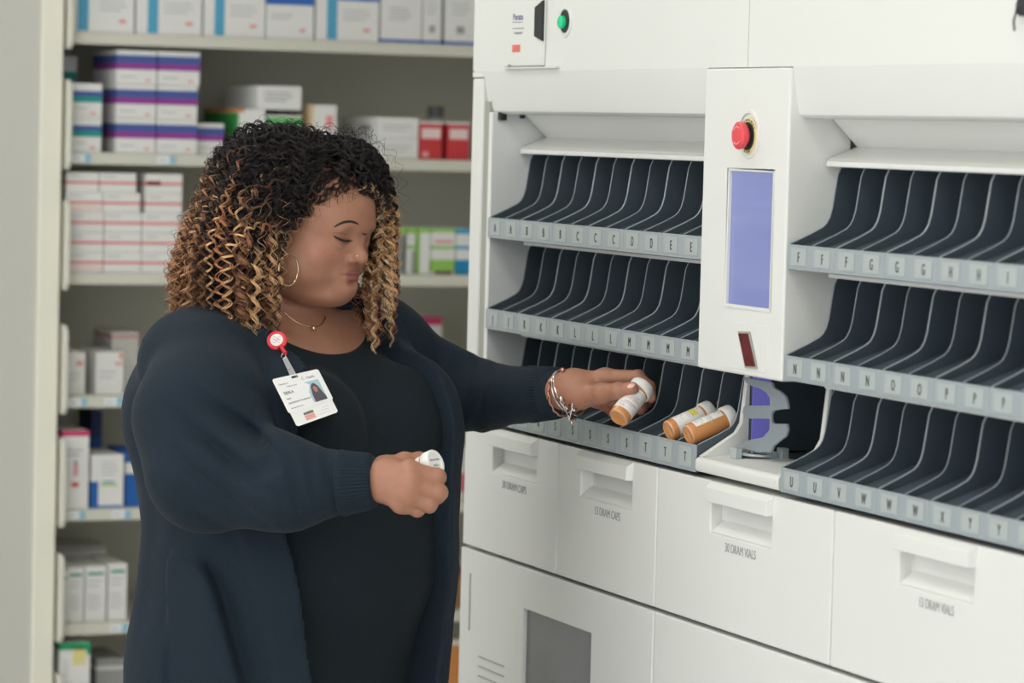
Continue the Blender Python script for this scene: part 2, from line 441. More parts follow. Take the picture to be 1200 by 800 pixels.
mb = MB(); mb.box(1.8845, 1.9845, nl-.0125, nr+.0095, 1.21, 1.2265); mb.build('niche_lining', M['tray'], niche)
mb = MB(); mb.box(1.8845, 1.9845, nr+.001, nr+.009, 1.21, 1.333); mb.build('niche_lining', M['tray'], niche)
# blue lit sensor window on the left wall of the niche
s0_ = onX(880.5, 480, 1.886)[1]; s1_ = onX(905, 480, 1.886)[1]
mb = MB(); mb.box(1.8675, 1.893, 3.6660, 3.6675, 1.243, 1.331)
mb.build('sensor_window', mat('sensor_blue', (96, 98, 170), 0.3, emit=(120, 112, 200), estr=0.42, noise=.1, nscale=30), niche)
# comb shaped vial gripper
def px(zx, zy, D=1.846):
    p = onX(800+zx*200/1067, 410+zy*150/800, D); return (min(p[1], 3.6690), p[2])
def onZ(x, y, z):
    ra = _ray(x, y); return _C + ra*((z-_C[2])/ra[2])
comb = [(378,168),(555,205),(565,235),(610,262),(640,290),(652,330),(657,368),(600,372),(565,380),(552,400),(553,440),(565,460),(650,462),(655,500),(640,540),(600,570),(565,600),(548,640),(470,650),(320,603),(420,560),(500,545),(540,500),(543,430),(400,428),(380,415),(374,385),(380,355),(400,346),(545,346),(543,300),(520,265),(480,240),(430,225),(395,205)]
comb = [(x, min(y, 640)) for x, y in comb]
mb = MB(); mb.prism([px(*c) for c in comb], 'x', 1.846, 1.8495)
grip = mb.build('vial_gripper', mat('gripper_grey', (142, 152, 157), 0.4, noise=.04), niche, 0.0006)
rc = onZ(889, 533, 1.2275); cx, cy = float(rc[0]), float(rc[1]); cz = 1.2285
ring = MB()
pts = [(cx + .026*math.sin(t), cy + .036*math.cos(t), cz+.001) for t in np.linspace(0, 2*PI, 40, endpoint=False)]
ring.tube(pts, 0.0016, 8, closed=True); ring.build('holder_ring', M['tray_edge'], niche, smooth=True)
mb = MB()
mb.lathe((cx, cy, 1.2262), (0, 0, 1), [(0, .025), (0.0010, .025), (.0012, 0)], 36); mb.build('holder_plate', M['tray'], niche, smooth=True)
for (ax_, ay_) in ((878.5, 530), (913, 537)):
    p = onZ(ax_, ay_, 1.2270)
    mb = MB(); mb.box(p[0], p[0]+.010, p[1]+.007, p[1]-.007, 1.2262, 1.2400); mb.build('holder_clip', M['tray_edge'], niche, 0.0008)
pc = Vector((1.8255, 3.6400, 1.2240)); mb = MB(); mb.box(pc.x, pc.x+.0012, pc.y, pc.y-.0160, pc.z, pc.z+.0135); mb.box(pc.x, pc.x+.008, pc.y-.0148, pc.y-.016, pc.z, pc.z+.0135); mb.build('holder_clip', M['tray_edge'], niche, 0.0003)
p = onZ(904, 536, 1.2270)
mb = MB(); mb.box(p[0], p[0]+.004, p[1]+.014, p[1]-.010, 1.2262, 1.2330); mb.build('holder_clip', M['tray_edge'], niche, 0.0006)

# drawers
def drawer(yl, yr, hl, hr, txt, tyl, tyr):
    mb = MB()
    ys = [yl-.0012, hl, hr, yr+.0012]; zs = [1.0175, 1.1335, 1.1715, 1.1965]
    slab_face(mb, XF, 0.045, ys, zs, {(1, 1): 0.018}, M['white'])
    d = mb.build('drawer', M['white'], machine, 0.0025)
    mb = MB()
    # hood: proud bevelled bar with tapered ends
    w = .006
    f0 = [(hl+.006, 1.1968), (hr-.004, 1.1968), (hr, 1.1715), (hl, 1.1715)]
    X0, X1 = XF+.0005, XF-.0085
    v = [(X0, hl+.004, 1.1966), (X0, hr-.006, 1.1966), (X0, hr-.001, 1.1712), (X0, hl+.001, 1.1712),
         (X1, hl-.002, 1.1890), (X1, hr+.000, 1.1890), (X1, hr+.001, 1.1716), (X1, hl-.001, 1.1716)]
    mb.add(v, [(0,3,2,1), (4,5,6,7), (0,1,5,4), (1,2,6,5), (2,3,7,6), (3,0,4,7)], M['white'])
    # sloped sill of the finger pocket
    mb.prism([(XF+.0005, 1.1335), (XF+.0178, 1.1335), (XF+.0178, 1.1475)], 'y', hl-.0003, hr+.0003, M['white'])
    mb.build('drawer_handle', M['white'], d, 0.001)
    mb = MB(); put_text(mb, txt, 0.0155, (XF-.0003, (tyl+tyr)/2, 1.1195), RX, UZ, M['drawer_ink'], abs(tyl-tyr)/ (len(txt)*.0155*.620))
    mb.build('drawer_lettering', None, d)
drawer(4.4505, 4.108, 4.343, 4.184, '30 DRAM CAPS', 4.309, 4.212)
drawer(4.108, 3.793, 4.0335, 3.870, '13 DRAM CAPS', 3.989, 3.898)
drawer(3.793, 3.3215, 3.6385, 3.4755, '30 DRAM VIALS', 3.603, 3.505)
drawer(3.3215, 2.78, 3.1685, 3.009, '13 DRAM VIALS', 3.129, 3.040)
# lower doors
mb = MB()
slab_face(mb, XF, 0.045, [4.4545-.0005, 4.217, 3.986, 3.7945], [0.12, 0.55, 0.9545, 1.0125], {(1, 1): 0.008}, M['white'])
ld = mb.build('lower_door', M['white'], machine, 0.0025)
mb = MB(); mb.box(1.806, 1.8078, 4.2165, 3.9865, 0.5505, 0.954)
mb.build('window_pane', mat('smoked_window', (92, 92, 100), 0.12, coat=.5, noise=.35, nscale=9), ld)
mb = MB()
for k in range(6):
    mb.box(1.7985, 1.8005, 4.374, 4.280, 0.8625-.0140*k, 0.8640-.0140*k)
mb.build('vent_slots', M['groove'], ld)
mb = MB(); mb.box(1.7988, 1.8005, 4.4150, 4.4128, 0.895, 0.978); mb.build('hinge_slot', M['groove'], ld)
mb = MB(); mb.box(XF, XF+.045, 3.7915, 2.78, 0.12, 1.0125); mb.build('lower_door', M['white'], machine, 0.003)
mb = MB(); mb.box(XF+.004, XF+.045, 2.778, 2.30, 0.12, 1.1965); mb.build('end_panel', M['white'], machine, 0.003)

# ------------------------------------------------------------------ letter trays
UNIT = .1163
def unit_parts(lipdrop):
    r = empty('lettered_tray', (0, 0, 0))
    # profile of the side walls, relative to lip top at (0, z 0)
    prof = [(0.001, -lipdrop), (0.001, -.001), (.0020, .0)]
    prof += [(.030, .0125), (.0445, .0200), (.0495, .0245), (.0535, .0315), (.0565, .042), (.0625, .082), (.0665, .0905)]
    top = .0905
    prof += [(.215, top), (.215, .030), (.05, -.0085-.0), (.003, -lipdrop)]
    edge = prof[2:10]
    def wall(y0, y1, name):
        mb = MB(); mb.prism(prof, 'y', y0, y1, M['tray'])
        # strip along the cut edge, the light it catches put into a paler colour
        e = edge; t = .0009
        for i in range(len(e)-1):
            (xa, za), (xb, zb) = e[i], e[i+1]
            d = math.hypot(xb-xa, zb-za); nx, nz = -(zb-za)/d*t, (xb-xa)/d*t
            mb.prism([(xa, za), (xb, zb), (xb+nx, zb+nz), (xa+nx, za+nz)], 'y', y0+.0002, y1-.0002, M['tray_edge'])
        return mb.build(name, None, r)
    wall(-.0014, -.0001, 'divider'); wall(-UNIT/2-.0007, -UNIT/2+.0007, 'divider'); wall(-UNIT+.0001, -UNIT+.0014, 'divider')
    mb = MB(); mb.prism([(.0025, -.0070), (.0025, -.0090), (.05, .0075), (.205, .0640), (.205, .0665), (.05, .0095)], 'y', -.0016, -UNIT+.0016); mb.build('tray_floor', M['tray'], r)
    mb = MB(); mb.box(.2055, .2075, -.002, -UNIT+.002, .055, .0895); mb.build('tray_back', M['tray'], r)
    mb = MB(); mb.box(-.0012, .0010, -.0003, -UNIT+.0003, -lipdrop, 0.0); mb.build('tray_lip', M['lip'], r, 0.0005)
    for k in range(2):
        yc = -UNIT/4 - k*UNIT/2
        mb = MB(); mb.box(-.0020, -.0013, yc+.0185, yc-.0185, -lipdrop+.0045, -.0035)
        c = mb.build('label_card', M['card'], r)
        mb = MB(); mb.box(-.0026, -.00205, yc+.0150, yc-.0170, -lipdrop+.0060, -lipdrop+.0070); mb.build('card_rim', M['tray_edge'], c)
    return r
proto = {0: unit_parts(.0290), 1: unit_parts(.0340)}
letters = {
 'L0': ['AA', 'BB', 'BC', 'CC', 'DD', 'EE'], 'L1': ['JJ', 'KK', 'KL', 'LL', 'MM', 'MM'], 'L2': ['QQ', 'RR', 'SS', 'SS', 'ST', 'TT'],
 'R0': ['FF', 'FG', 'GG', 'HH', 'II', 'II'], 'R1': ['NN', 'NN', 'OO', 'PP', 'PP', 'PP'], 'R2': ['UU', 'VW', 'WW', 'XY', 'YZ', 'ZZ']}
rown = ['top', 'middle', 'bottom']
placed = set()
for bank, y0 in (('L', 4.3800), ('R', 3.4535)):
    side = 'left' if bank == 'L' else 'right'
    for row in range(3):
        zt = [1.4950, 1.3648, 1.2362 if bank == 'L' else 1.2325][row]
        ls = letters[bank+str(row)]
        for k, pair in enumerate(ls):
            p = proto[1 if (row == 2 and bank == 'L') else 0]
            key = id(p)
            o = p if key not in placed else copy_tree(p)
            placed.add(key)
            if o is not p:
                for ch in list(o.children):
                    for g in list(ch.children):
                        if g.name.startswith('tray_letter'): bpy.data.objects.remove(g)
            o.location = (XF, y0 - UNIT*k - .0002, zt)
            cards = sorted([c for c in o.children if c.name.startswith('label_card')], key=lambda c: -sum(v.co.y for v in c.data.vertices))
            drop = .034 if (row == 2 and bank == 'L') else .029
            for q, c in enumerate(cards):
                mb = MB(); yc = -UNIT/4 - q*UNIT/2 - .001
                put_text(mb, pair[q], 0.0172, (-.0023, yc, -drop/2-.0005), RX, UZ, M['ink'], 0.62)
                nm = 'tray_letter'
                me = bpy.data.meshes.new(nm); me.from_pydata([tuple(v) for v in mb.v], [], mb.f); me.materials.append(M['ink'])
                lo = bpy.data.objects.new(nm, me); COL.objects.link(lo); lo.parent = c
            same = [j for j, q_ in enumerate(ls) if q_ == pair]
            extra = ''
            if len(same) > 1:
                n_ = same.index(k); 
                extra = ', ' + (['left', 'right'] if len(same) == 2 else ['left', 'middle', 'right'])[n_] + ' such'
            tag(o, 'grey tray lettered %s %s, %s row %s of screen%s' % (pair[0], pair[1], rown[row], side, extra), 'tray', 'lettered trays in the dispensing cabinet')
# ------------------------------------------------------------------ rack of shelves behind
YR = 6.0
rack = empty('shelving_unit', (2.1, 6.25, 0), 'beige metal pharmacy shelving unit filled with boxed medicines behind the woman', 'shelf')
SH = [1.7815, 1.5585, 1.3345, 1.1030, .8905, .6745, .4480, .22]   # tops of the shelves (front edge)
XR0, XR1 = 1.606, 2.68
mb = MB(); mb.box(XR0, XR1, 6.36, 6.38, 0.03, 2.3); mb.build('back_panel', M['rack_back'], rack)
mb = MB(); mb.box(XR0, XR0+.004, 6.02, 6.38, 0.0, 2.3); mb.build('side_panel', M['rack_back'], rack)
mb = MB(); mb.box(XR1, XR1+.02, 6.0, 6.38, 0.0, 2.3); mb.build('side_panel', M['rack'], rack)
for i, z in enumerate([2.02] + SH):
    mb = MB(); mb.prism([(6.0, z-.022), (6.0, z), (6.359, z), (6.359, z-.012), (6.018, z-.012), (6.018, z-.022)], 'x', XR0+.0130, XR1)
    sf = mb.build('shelf', M['rack'], rack, 0.0015)
    # rounded end bracket standing proud at the left end
    mb = MB(); zb, zt_ = z-.032, z+.134
    prof = [(5.972, zb+.012), (5.982, zb), (6.12, zb), (6.12, zt_), (5.988, zt_), (5.977, zt_-.005), (5.972, zt_-.016)]
    mb.prism(prof, 'x', XR0+.0045, XR0+.0125); mb.build('shelf_bracket', M['rack'], rack, 0.002)
# price labels on the shelf edges
lab_w = mat('price_label', (232, 236, 238), 0.5, noise=.02); lab_b = mat('price_label_blue', (150, 196, 216), 0.5, noise=.02); lab_p = mat('price_label_pink', (216, 176, 176), 0.5, noise=.02)
def price(x, z, w=.036):
    mb = MB(); mb.box(x, x+w*.68, 5.9985, 5.9997, z-.0185, z-.003, lab_w); mb.box(x+w*.68, x+w, 5.9985, 5.9997, z-.0185, z-.003, lab_b)
    mb.box(x+.004, x+w*.45, 5.998, 5.9986, z-.012, z-.0105, M['ink_soft'])
    mb.build('price_label', None, rack)
for (pxx, si) in ((84, 1), (184, 1), (80, 3), (122, 3), (78, 4), (131, 4), (128, 5)):
    p = onY(pxx, [0, 185, 0, 467, 603, 742][si] if si != 4 else 603, YR); price(p[0], SH[si])

def PX(x, y, D=YR): return onY(x, y, D)
KR = M
C_ = dict(white=(232, 232, 230), off=(222, 222, 218), cyan=(84, 166, 202), blue=(52, 104, 188), purple=(150, 60, 150), navy=(72, 92, 160), teal=(24, 150, 140), red=(206, 60, 66), pink=(230, 150, 150), green=(96, 184, 104), lime=(150, 200, 96), dkgreen=(56, 140, 70), orange=(214, 140, 76), magenta=(206, 58, 110), grey=(160, 162, 160), dk=(90, 96, 96), brown=(150, 110, 70), navyd=(40, 60, 110), yellow=(232, 222, 150), grn2=(30, 160, 110), blue2=(30, 96, 176), txt=(168, 170, 176), txtd=(110, 112, 120))
def carton(name, label, cat, group, x0, x1, si, h, z0=None, y=6.012, d=.12, base='white', pr=()):
    """a carton with printing: pr = list of (kind, u0,u1,v0,v1,colour) in 0..1 of the front; side prints with kind 's'"""
    xa, xb = (PX(x0, 300)[0], PX(x1, 300)[0]) if x0 > 10 else (x0, x1)
    xb -= .0012; xa = max(xa, 1.6198)
    z = (SH[si] if z0 is None else z0) + .0006
    r = empty(name, ((xa+xb)/2, y+d/2, z), label, cat, group)
    mb = MB(); mb.box(xa, xb, y, y+d, z, z+h)
    bd = mb.build('carton_body', flat(C_[base]) if isinstance(base, str) else base, r, 0.0008)
    # lid flap line
    for k, (kind, u0, u1, v0, v1, c) in enumerate(pr):
        mb = MB(); mm = flat(C_[c]) if c in C_ else flat(c)
        w = xb-xa
        if kind == 'f':      # front + wraps onto the side if it reaches the left edge
            mb.box(xa+w*u0 - (.0004 if u0 == 0 else 0), xa+w*u1, y-.0005, y-.0001, z+h*v0, z+h*v1)
            if u0 == 0: mb.box(xa-.0005, xa-.0001, y-.0005, y+d*.98, z+h*v0, z+h*v1)
        elif kind == 's':
            mb.box(xa-.0005, xa-.0001, y+d*u0, y+d*u1, z+h*v0, z+h*v1)
        elif kind == 't':    # text lines
            n = max(1, int((v1-v0)*h/.007))
            for q in range(n):
                zz = z+h*(v0+(v1-v0)*(q+.5)/n); l = (u1-u0)*(0.75+.25*((q*37 % 10)/10))
                mb.box(xa+w*u0, xa+w*(u0+l), y-.0005, y-.0001, zz-.0008, zz+.0008)
        mb.build('printed_band' if kind != 't' else 'printed_text', mm, r)
    return r
# top shelf -------------------------------------------------
g = 'blue and white cartons on the top shelf'
top_items = [(84, 155, 'first'), (157, 234, 'second'), (236, 308, 'third'), (367, 441, 'fourth')]
for (a, b_, nth) in top_items:
    w_ = 0
    carton('medicine_carton', 'white carton with cyan stripe and blue top band, %s from left on the top shelf' % nth, 'carton', g, a, b_, 0, .125, d=.2,
           pr=[('f', .17 if a > 90 else .06, .33 if a > 90 else .24, 0.02, 1, 'cyan'), ('f', .34, 1, .62, .72, 'blue'), ('f', .75, .86, .15, .2, 'pink'), ('t', .42, .9, .3, .5, 'txt')])
carton('medicine_carton', 'plain white carton with blue top band between cyan-striped cartons, top shelf', 'carton', g, 309, 365, 0, .118, d=.2, pr=[('f', 0, 1, .55, .68, 'blue'), ('f', .7, .82, .12, .17, 'pink'), ('t', .1, .6, .3, .42, 'txt')])
carton('medicine_carton', 'widest plain white carton with blue foot line, right half of top shelf', 'carton', 'white cartons at the right of the top shelf', 443, 491, 0, .14, d=.2, base='white', pr=[('f', 0, 1, 0.01, .05, 'blue'), ('t', .2, .8, .3, .5, 'txt')])
carton('medicine_carton', 'narrow white carton with grey symbol and blue foot, second from right on top shelf', 'carton', 'white cartons at the right of the top shelf', 492, 514, 0, .14, d=.2, pr=[('f', 0, 1, 0.01, .05, 'blue'), ('f', .35, .65, .16, .26, 'grey'), ('t', .2, .8, .4, .6, 'txt')])
carton('medicine_carton', 'white carton with grey symbol and blue foot, rightmost on top shelf by the machine', 'carton', 'white cartons at the right of the top shelf', 518, 556, 0, .14, d=.2, pr=[('f', 0, 1, 0.01, .05, 'blue'), ('f', .35, .6, .16, .26, 'grey'), ('t', .2, .8, .4, .6, 'txt')])
# second shelf ----------------------------------------------
h = .0635
tl = [('f', 0, 1, .62, .78, 'navy'), ('f', 0, 1, .80-.35, .62, 'teal'), ('f', .6, .8, .1, .16, 'pink'), ('t', .1, .6, .18, .36, 'txt')]
for k, nm in enumerate(('bottom', 'top')):
    carton('medicine_carton', 'teal and blue banded carton, %s of the pair at the left end of second shelf' % nm, 'carton', 'teal banded cartons', 84, 118.5, 1, h, z0=SH[1]+k*(h+.0005), pr=tl, y=6.008)
carton('medicine_carton', 'shadowed teal banded carton pushed to the back behind the teal pair', 'carton', 'teal banded cartons', 83, 112, 1, .18, y=6.15, d=.14, pr=[('f', 0, 1, .66, .74, 'navy'), ('f', 0, 1, .74, .84, 'teal')])
pl_ = [('f', 0, 1, .62, .86, 'navy'), ('f', 0, 1, .44, .62, 'purple'), ('f', .72, .84, .1, .16, 'pink'), ('t', .1, .6, .12, .32, 'txt')]
hp = .0635
for r_, nm in enumerate(('bottom', 'middle', 'top')):
    for c, (a, b_) in enumerate(((135, 182), (183, 230.5))):
        sh = 0 if r_ < 2 else 4
        carton('medicine_carton', 'white carton with purple and blue bands, %s layer, %s column of the stack' % (nm, ('left', 'right')[c]), 'carton', 'purple banded cartons stacked on the second shelf', a + (sh if c == 0 and r_ == 2 else 0)*0, b_ + (2 if r_ == 2 else 0)*(c == 1), 1, hp, z0=SH[1]+r_*(hp+.0006), pr=pl_, d=.17, y=6.010)
carton('medicine_carton', 'single purple banded carton on the shelf right of the purple stack', 'carton', 'purple banded cartons stacked on the second shelf', 232, 266, 1, .059, pr=pl_, y=6.03, d=.15)
carton('medicine_carton', 'white carton with a green end and orange rim, left of the green striped one', 'carton', 'white and green cartons on the second shelf', 278, 314, 1, .088, pr=[('f', 0, .12, 0, .92, 'dkgreen'), ('f', 0, .3, .93, 1, 'orange'), ('t', .3, .8, .4, .7, 'txt')], y=6.03, d=.2)
carton('medicine_carton', 'white carton with broad green band, under the plain carton above her head', 'carton', 'white and green cartons on the second shelf', 315.5, 357, 1, .078, pr=[('f', 0, 1, .55, .95, 'green'), ('t', .2, .8, .15, .4, 'txt')], y=6.03, d=.2)
carton('medicine_carton', 'plain white printed carton lying on top of the green banded ones', 'carton', 'white and green cartons on the second shelf', 304, 356, 1, .045, z0=SH[1]+.0885, pr=[('t', .15, .85, .3, .8, 'txtd')], y=6.03, d=.2)
carton('medicine_carton', 'white carton with tan edge right of the green ones, second shelf', 'carton', 'white and green cartons on the second shelf', 366, 398, 1, .100, pr=[('f', 0, .12, 0, 1, (222, 196, 160)), ('f', .6, .85, .55, .8, 'pink')], y=6.03, d=.12)
carton('medicine_carton', 'brown topped carton standing behind the tan edged carton', 'carton', 'white and green cartons on the second shelf', 362, 382, 1, .130, base='grey', pr=[('f', 0, 1, .9, 1, 'brown')], y=6.2, d=.12)
for k, nm in enumerate(('bottom', 'top')):
    carton('medicine_carton', 'plain white carton, %s of the pair left of the red bottles' % nm, 'carton', 'white cartons left of the red bottles', 444, 492, 1, .0395, z0=SH[1]+k*.0400, pr=[('t', .1, .9, .3, .7, 'txt'), ('s', .2, .5, .3, .6, 'grey')], y=6.02, d=.2)
def bottle(x0, x1, si, h, label, base, cap, lab, y=6.03):
    xa, xb = PX(x0, 160)[0], PX(x1, 160)[0]; r = (xb-xa)/2; x = (xa+xb)/2; z = SH[si]+.0002
    o = empty('pill_bottle', (x, y+r, z), label, 'bottle', 'red labelled bottles on the second shelf')
    mb = MB(); mb.lathe((x, y+r, z), (0, 0, 1), [(0, 0), (0, r*.93), (.004, r), (h*.68, r), (h*.76, r*.75), (h*.8, r*.6)], 28); mb.build('bottle_body', flat(C_[base]), o, smooth=True)
    mb = MB(); mb.lathe((x, y+r, z), (0, 0, 1), [(h*.05, r*1.01), (h*.66, r*1.01)], 28); mb.build('bottle_label', flat(C_[lab]), o, smooth=True)
    mb = MB(); mb.lathe((x, y+r, z), (0, 0, 1), [(h*.42, r*1.02), (h*.60, r*1.02)], 28); mb.build('label_panel', flat((236, 220, 220)), o, smooth=True)
    mb = MB(); mb.lathe((x, y+r, z+h*.8), (0, 0, 1), [(0, r*.74), (h*.2, r*.74), (h*.2, 0)], 28); mb.build('bottle_cap', flat(C_[cap]), o, smooth=True)
    return o
carton('medicine_carton', 'red and white box right of the plain white pair, second shelf', 'carton', 'red boxes on the second shelf', 493, 520, 1, .0735, base='red', pr=[('f', .08, .92, .55, .82, (238, 214, 212)), ('f', .0, 1, .94, 1, 'white'), ('f', .12, .4, .06, .2, (236, 170, 170))], y=6.02, d=.09)
carton('medicine_carton', 'red and white box nearest the machine, second shelf', 'carton', 'red boxes on the second shelf', 526, 552, 1, .0735, base='red', pr=[('f', .08, .92, .55, .82, (238, 214, 212)), ('f', 0, 1, .94, 1, 'white')], y=6.02, d=.09)
o = bottle(531, 556, 1, .105, 'white bottle with black cap standing behind the red boxes by the machine', 'grey', 'dk', 'off', y=6.13)
# third shelf -----------------------------------------------
hl = .0368
cols = [(80, 123.5, 'first'), (124, 168, 'second'), (168.5, 212, 'third')]
for c, (a, b_, nth) in enumerate(cols):
    for r_ in range(5):
        dx = (-7 if r_ == 4 and c < 2 else 0) + (-2 if r_ == 3 and c < 2 else 0) + (3 if r_ >= 3 and c == 2 else 0)
        a_, bb = a+dx, b_+dx
        ln = ['bottom', 'second', 'third', 'fourth', 'top'][r_]
        if a_ < 78.5: a_ = 78.5
        carton('medicine_carton', 'flat white carton with red stripe, %s layer of %s column, third shelf' % (ln, nth), 'carton', 'red striped cartons stacked on the third shelf', a_, bb, 2, hl, z0=SH[2]+r_*(hl+.0005),
               pr=[('f', 0, 1, .42, .56, (226, 134, 136))] + ([('f', 0.02, .4, .4, .62, (216, 66, 72))] if (r_ == 4 and c == 2) else [('t', .1, .55, .68, .92, 'txt')]) + ([('f', .02, .95, .1, .3, (238, 212, 208))] if (r_ + c) % 3 == 0 and c == 0 else []), d=.15)
for c in range(2):
    carton('medicine_carton', 'white and pink carton %s beside the striped stack, behind her hair' % ('low down', 'stacked above')[c], 'carton', 'cartons behind her hair on the third shelf', 215, 238, 2, .055, z0=SH[2]+c*.0555, pr=[('f', 0, 1, .5, .7, 'pink')], d=.15, y=6.05)
gx = [(452, 466, 'dk green'), (466, 478, ''), (478, 491, ''), (491, 509, ''), (509, 538, '')]
carton('medicine_carton', 'dark green box nearest her curls on the third shelf', 'carton', 'green boxes on the third shelf', 463, 473, 2, .090, base='grey', pr=[('f', 0, 1, .86, 1, 'lime'), ('f', 0, 1, .5, .58, 'lime'), ('f', 0, 1, 0, .3, 'dkgreen'), ('f', .4, .8, .1, .9, 'dk')], y=6.03, d=.15)
carton('medicine_carton', 'grey box with green bands, second of the green row', 'carton', 'green boxes on the third shelf', 474, 482, 2, .090, base='grey', pr=[('f', 0, 1, .86, 1, 'lime'), ('f', .5, .9, .05, .8, 'dk')], y=6.03, d=.15)
carton('medicine_carton', 'slim grey and lime box, third of the green row', 'carton', 'green boxes on the third shelf', 483, 494, 2, .090, base='off', pr=[('f', 0, 1, .88, 1, 'lime'), ('f', 0, 1, .55, .62, 'lime'), ('f', .55, 1, 0, .5, 'grey')], y=6.03, d=.15)
carton('medicine_carton', 'white spined box with lime top left of the widest green box', 'carton', 'green boxes on the third shelf', 495, 510, 2, .090, base='white', pr=[('f', 0, 1, .9, 1, 'lime'), ('f', 0, .15, 0, .9, 'lime')], y=6.025, d=.15)
carton('medicine_carton', 'widest lime green and white box with purple corner, third shelf', 'carton', 'green boxes on the third shelf', 511, 538, 2, .090, base='white', pr=[('f', 0, 1, .92, 1, 'lime'), ('f', 0, 1, .55, .62, 'lime'), ('f', 0, 1, .06, .32, 'lime'), ('f', .1, .9, 0, .07, (110, 50, 100)), ('f', .1, .9, .68, .74, 'pink')], y=6.02, d=.15)
carton('medicine_carton', 'bright blue and white box at the machine end of the third shelf', 'carton', 'green boxes on the third shelf', 539, 556, 2, .090, base='white', pr=[('f', 0, 1, .88, 1, (70, 170, 210)), ('f', 0, 1, .55, .62, (70, 170, 210)), ('f', 0, 1, 0, .32, (20, 140, 190))], y=6.02, d=.15)
# fourth shelf ----------------------------------------------
carton('medicine_carton', 'white carton with small red mark, leftmost on the fourth shelf', 'carton', 'white cartons on the fourth shelf', 81, 108, 3, .0800, pr=[('f', .6, .88, .7, .78, (232, 130, 124)), ('t', .08, .8, .3, .55, 'txt')], d=.13, y=6.03)
carton('medicine_carton', 'white carton with orange corner, middle of three on the fourth shelf', 'carton', 'white cartons on the fourth shelf', 120, 153, 3, .0800, pr=[('f', .84, .97, .85, .97, (236, 150, 120)), ('f', .7, .95, .7, .76, 'pink'), ('t', .1, .8, .35, .6, 'txt')], d=.13, y=6.03)
carton('medicine_carton', 'taller pinkish white carton by her shoulder on the fourth shelf', 'carton', 'white cartons on the fourth shelf', 154, 186, 3, .112, base=(0) or 'off', pr=[('f', 0, 1, .9, .94, 'pink')], d=.13, y=6.12)
carton('medicine_carton', 'low white carton above the reaching arm, fourth shelf', 'carton', 'cartons above the reaching arm on the fourth shelf', 488, 535, 3, .100, pr=[('t', .1, .9, .3, .8, 'txt')], d=.12, y=6.02)
carton('medicine_carton', 'white carton with magenta top above the reaching arm', 'carton', 'cartons above the reaching arm on the fourth shelf', 508, 556, 3, .140, pr=[('f', 0, 1, .88, 1, 'magenta'), ('f', .15, .35, .35, .8, 'grey'), ('f', .5, .85, .4, .75, 'grey')], d=.12, y=6.16)
# fifth shelf -----------------------------------------------
carton('medicine_carton', 'tall white carton with pink top and red bottle picture on the fifth shelf', 'carton', 'cartons on the fifth shelf', 76.5, 110, 4, .147, pr=[('f', 0, 1, .93, 1, 'magenta'), ('t', .15, .8, .66, .78, 'txtd'), ('f', .42, .58, .42, .58, (216, 150, 160)), ('f', .34, .62, .28, .34, (216, 84, 90)), ('f', .44, .54, .58, .62, 'txtd')], d=.13, y=6.006)
carton('medicine_carton', 'white and blue carton with green swirl beside the pink topped one', 'carton', 'cartons on the fifth shelf', 113, 152, 4, .100, base='white', pr=[('f', 0, .22, 0, .5, 'blue2'), ('f', .22, .97, .0, .05, (90, 130, 190)), ('f', .3, .8, .42, .46, 'lime'), ('f', .35, .7, .48, .51, (90, 130, 190)), ('t', .3, .85, .6, .9, 'txt')], d=.13, y=6.01)
carton('medicine_carton', 'deep blue carton half hidden behind her arm on the fifth shelf', 'carton', 'cartons on the fifth shelf', 155, 190, 4, .105, base='blue2', pr=[('f', 0, .4, .6, .8, 'white')], d=.13, y=6.02)
carton('medicine_carton', 'dim grey and blue carton standing behind the pink topped carton', 'carton', 'cartons on the fifth shelf', 101, 121, 4, .165, base='grey', pr=[('f', 0, 1, .0, .55, 'navyd'), ('f', .2, .6, .7, .8, 'lime')], d=.1, y=6.2)
carton('medicine_carton', 'deep blue carton standing at the back of the fifth shelf', 'carton', 'cartons on the fifth shelf', 145, 158, 4, .165, base='navyd', pr=[('f', 0, 1, .2, .7, 'blue2')], d=.1, y=6.2)
carton('medicine_carton', 'pink and white carton seen between her cardigan and the machine', 'carton', 'cartons in the gap by the machine', 520, 556, 4, .105, base='off', pr=[('f', 0, 1, .15, .5, (206, 110, 120))], d=.12, y=6.02)
# sixth shelf -----------------------------------------------
for k, (a, b_, hh) in enumerate(((76, 88.5, .098), (89, 109, .1030), (110, 135.5, .1045), (137.5, 160, .1085))):
    carton('medicine_carton', 'upright white carton with teal heading, %s in the row on the sixth shelf' % ('first', 'second', 'third', 'fourth')[k], 'carton', 'teal headed cartons on the sixth shelf', a, b_, 5, hh, z0=SH[5] + (.0 if k else 0), pr=[('f', .12, .88, .84, .89, (60, 150, 140)), ('t', .12, .85, .6, .78, 'txt'), ('t', .12, .85, .2, .5, 'txt')], d=.14, y=6.02 - (.008 if k == 0 else 0))
carton('medicine_carton', 'white tray-like carton lying behind the teal headed row', 'carton', 'teal headed cartons on the sixth shelf', 78, 165, 5, .120, base='off', pr=[('f', 0, 1, .93, .97, 'grey')], d=.1, y=6.2)
carton('medicine_carton', 'orange brown carton in the gap left of the machine, sixth shelf', 'carton', 'cartons in the gap by the machine', 516, 556, 5, .085, base='brown', pr=[('f', 0, 1, .75, 1, (140, 60, 60))], d=.12, y=6.02)
